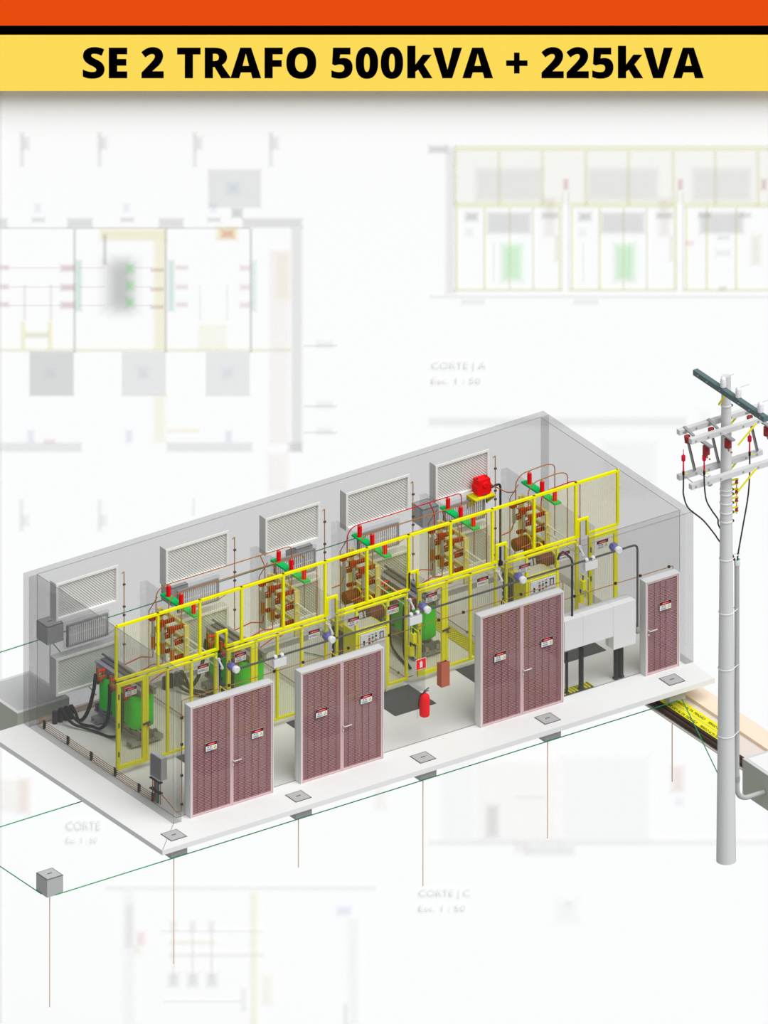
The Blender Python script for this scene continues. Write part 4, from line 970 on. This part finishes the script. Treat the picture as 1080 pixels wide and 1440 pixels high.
# heavy sans-serif capitals; outlines in 1/4.909 of a sheet unit: (x, y) corner, (cx, cy, x, y) quadratic arc, six numbers a cubic arc
def oval(cx, cy, rx, ry, e=.86):
    return [(cx + rx * math.copysign(abs(math.cos(a)) ** e, math.cos(a)), cy + ry * math.copysign(abs(math.sin(a)) ** e, math.sin(a))) for a in [k * math.pi / 24 for k in range(48)]]
GL = {
 'S': [[(180, 66), (162, 110), (135, 96, 110, 96), (90, 96, 90, 108), (90, 120, 125, 135), (182, 160, 182, 203), (182, 245, 150, 268, 98, 268), (60, 268, 32, 253), (32, 204), (65, 222, 98, 222), (125, 222, 125, 206), (125, 194, 95, 180), (33, 152, 33, 112), (33, 75, 62, 50, 112, 50), (148, 50, 180, 66)]],
 'E': [[(211, 54), (338, 54), (338, 100), (269, 100), (269, 132), (332, 132), (332, 178), (269, 178), (269, 218), (338, 218), (338, 265), (211, 265)]],
 '2': [[(436, 265), (436, 226), (492, 168), (528, 130, 528, 116), (528, 98, 510, 98), (490, 98, 463, 122), (435, 86), (472, 50, 513, 50), (556, 50, 585, 74, 585, 110), (585, 142, 556, 176), (510, 217), (589, 217), (589, 265)]],
 'T': [[(683, 54), (845, 54), (845, 101), (792, 101), (792, 265), (736, 265), (736, 101), (683, 101)]],
 'R': [[(874, 54), (940, 54), (1000, 54, 1028, 78, 1028, 118), (1028, 155, 992, 173), (1056, 265), (988, 265), (942, 188), (930, 188), (930, 265), (874, 265)], [(930, 96), (945, 96), (971, 96, 971, 120), (971, 146, 943, 146), (930, 146)]],
 'A': [[(20, 265), (88, 54), (163, 54), (232, 265), (172, 265), (161, 225), (92, 225), (80, 265)], [(104, 180), (149, 180), (126, 94)]],
 'F': [[(256, 54), (381, 54), (381, 100), (312, 100), (312, 140), (374, 140), (374, 186), (312, 186), (312, 265), (256, 265)]],
 'O': [oval(509, 159, 103, 110), oval(509, 159, 42.5, 62.5)],
 '5': [[(728, 54), (848, 54), (848, 101), (778, 101), (774, 128), (788, 125, 802, 125), (840, 125, 863, 150, 863, 190), (863, 240, 830, 268, 776, 268), (742, 268, 717, 257), (717, 210), (745, 223, 772, 223), (806, 223, 806, 195), (806, 170, 776, 170), (762, 170, 741, 177), (722, 167)]],
 '0': [oval(962, 159, 77, 110), oval(962, 159, 20, 62.5)],
 'k': [[(210, 41), (266, 41), (266, 170), (317, 102), (379, 102), (324, 170), (384, 265), (320, 265), (285, 206), (266, 220), (266, 265), (210, 265)]],
 'V': [[(387, 54), (448, 54), (488, 206), (526, 54), (588, 54), (520, 265), (453, 265)]],
 '+': [[(947, 88), (985, 88), (985, 142), (1040, 142), (1040, 180), (985, 180), (985, 232), (947, 232), (947, 180), (893, 180), (893, 142), (947, 142)]],
}
def outline(seg):
    out = []
    for q in seg:
        if len(q) == 2: out.append(q); continue
        p = out[-1]
        for k in range(1, 9):
            u = k / 8
            if len(q) == 4: out.append(tuple((1 - u) ** 2 * p[i] + 2 * u * (1 - u) * q[i] + u * u * q[2 + i] for i in (0, 1)))
            else: out.append(tuple((1 - u) ** 3 * p[i] + 3 * u * (1 - u) ** 2 * q[i] + 3 * u * u * (1 - u) * q[2 + i] + u ** 3 * q[4 + i] for i in (0, 1)))
    return out
HX = [('S', 116.5), ('E', 153.0), ('2', 198.8), ('T', 249.1), ('R', 288.0), ('A', 324.1), ('F', 372.1), ('O', 402.7), ('5', 466.1), ('0', 500.3), ('0', 535.5),
      ('k', 572.8), ('V', 608.8), ('A', 650.2), ('+', 711.9), ('2', 761.4), ('2', 796.6), ('5', 832.9), ('k', 869.0), ('V', 905.1), ('A', 946.5)]
cu = bpy.data.curves.new('heading', 'CURVE'); cu.dimensions = '2D'; cu.fill_mode = 'BOTH'
for g, left in HX:
    outs = [outline(q) for q in GL[g]]; x0 = min(p[0] for p in outs[0])
    for q in outs:
        sp = cu.splines.new('POLY'); sp.points.add(len(q) - 1); sp.use_cyclic_u = True
        for pt, (a, b) in zip(sp.points, q): pt.co = (left + (a - x0) / 4.909, -(56 + b / 4.909), 0, 1)
ob = bpy.data.objects.new('heading', cu); C.objects.link(ob)
me = bpy.data.meshes.new_from_object(ob.evaluated_get(bpy.context.evaluated_depsgraph_get()))
mb = MB().add([bp(v.co.x, -v.co.y, .453) for v in me.vertices], [tuple(p.vertices) for p in me.polygons])
bpy.data.objects.remove(ob); bpy.data.curves.remove(cu); bpy.data.meshes.remove(me)
build('lettering', mb, M['hblack'], t)
for x in (0, 540, 1080): build('standoff', MB().prism([bp(x - 4, 30, 0), bp(x + 4, 30, 0), bp(x + 4, 38, 0), bp(x - 4, 38, 0)], -FWD * .40), M['grey'], t)
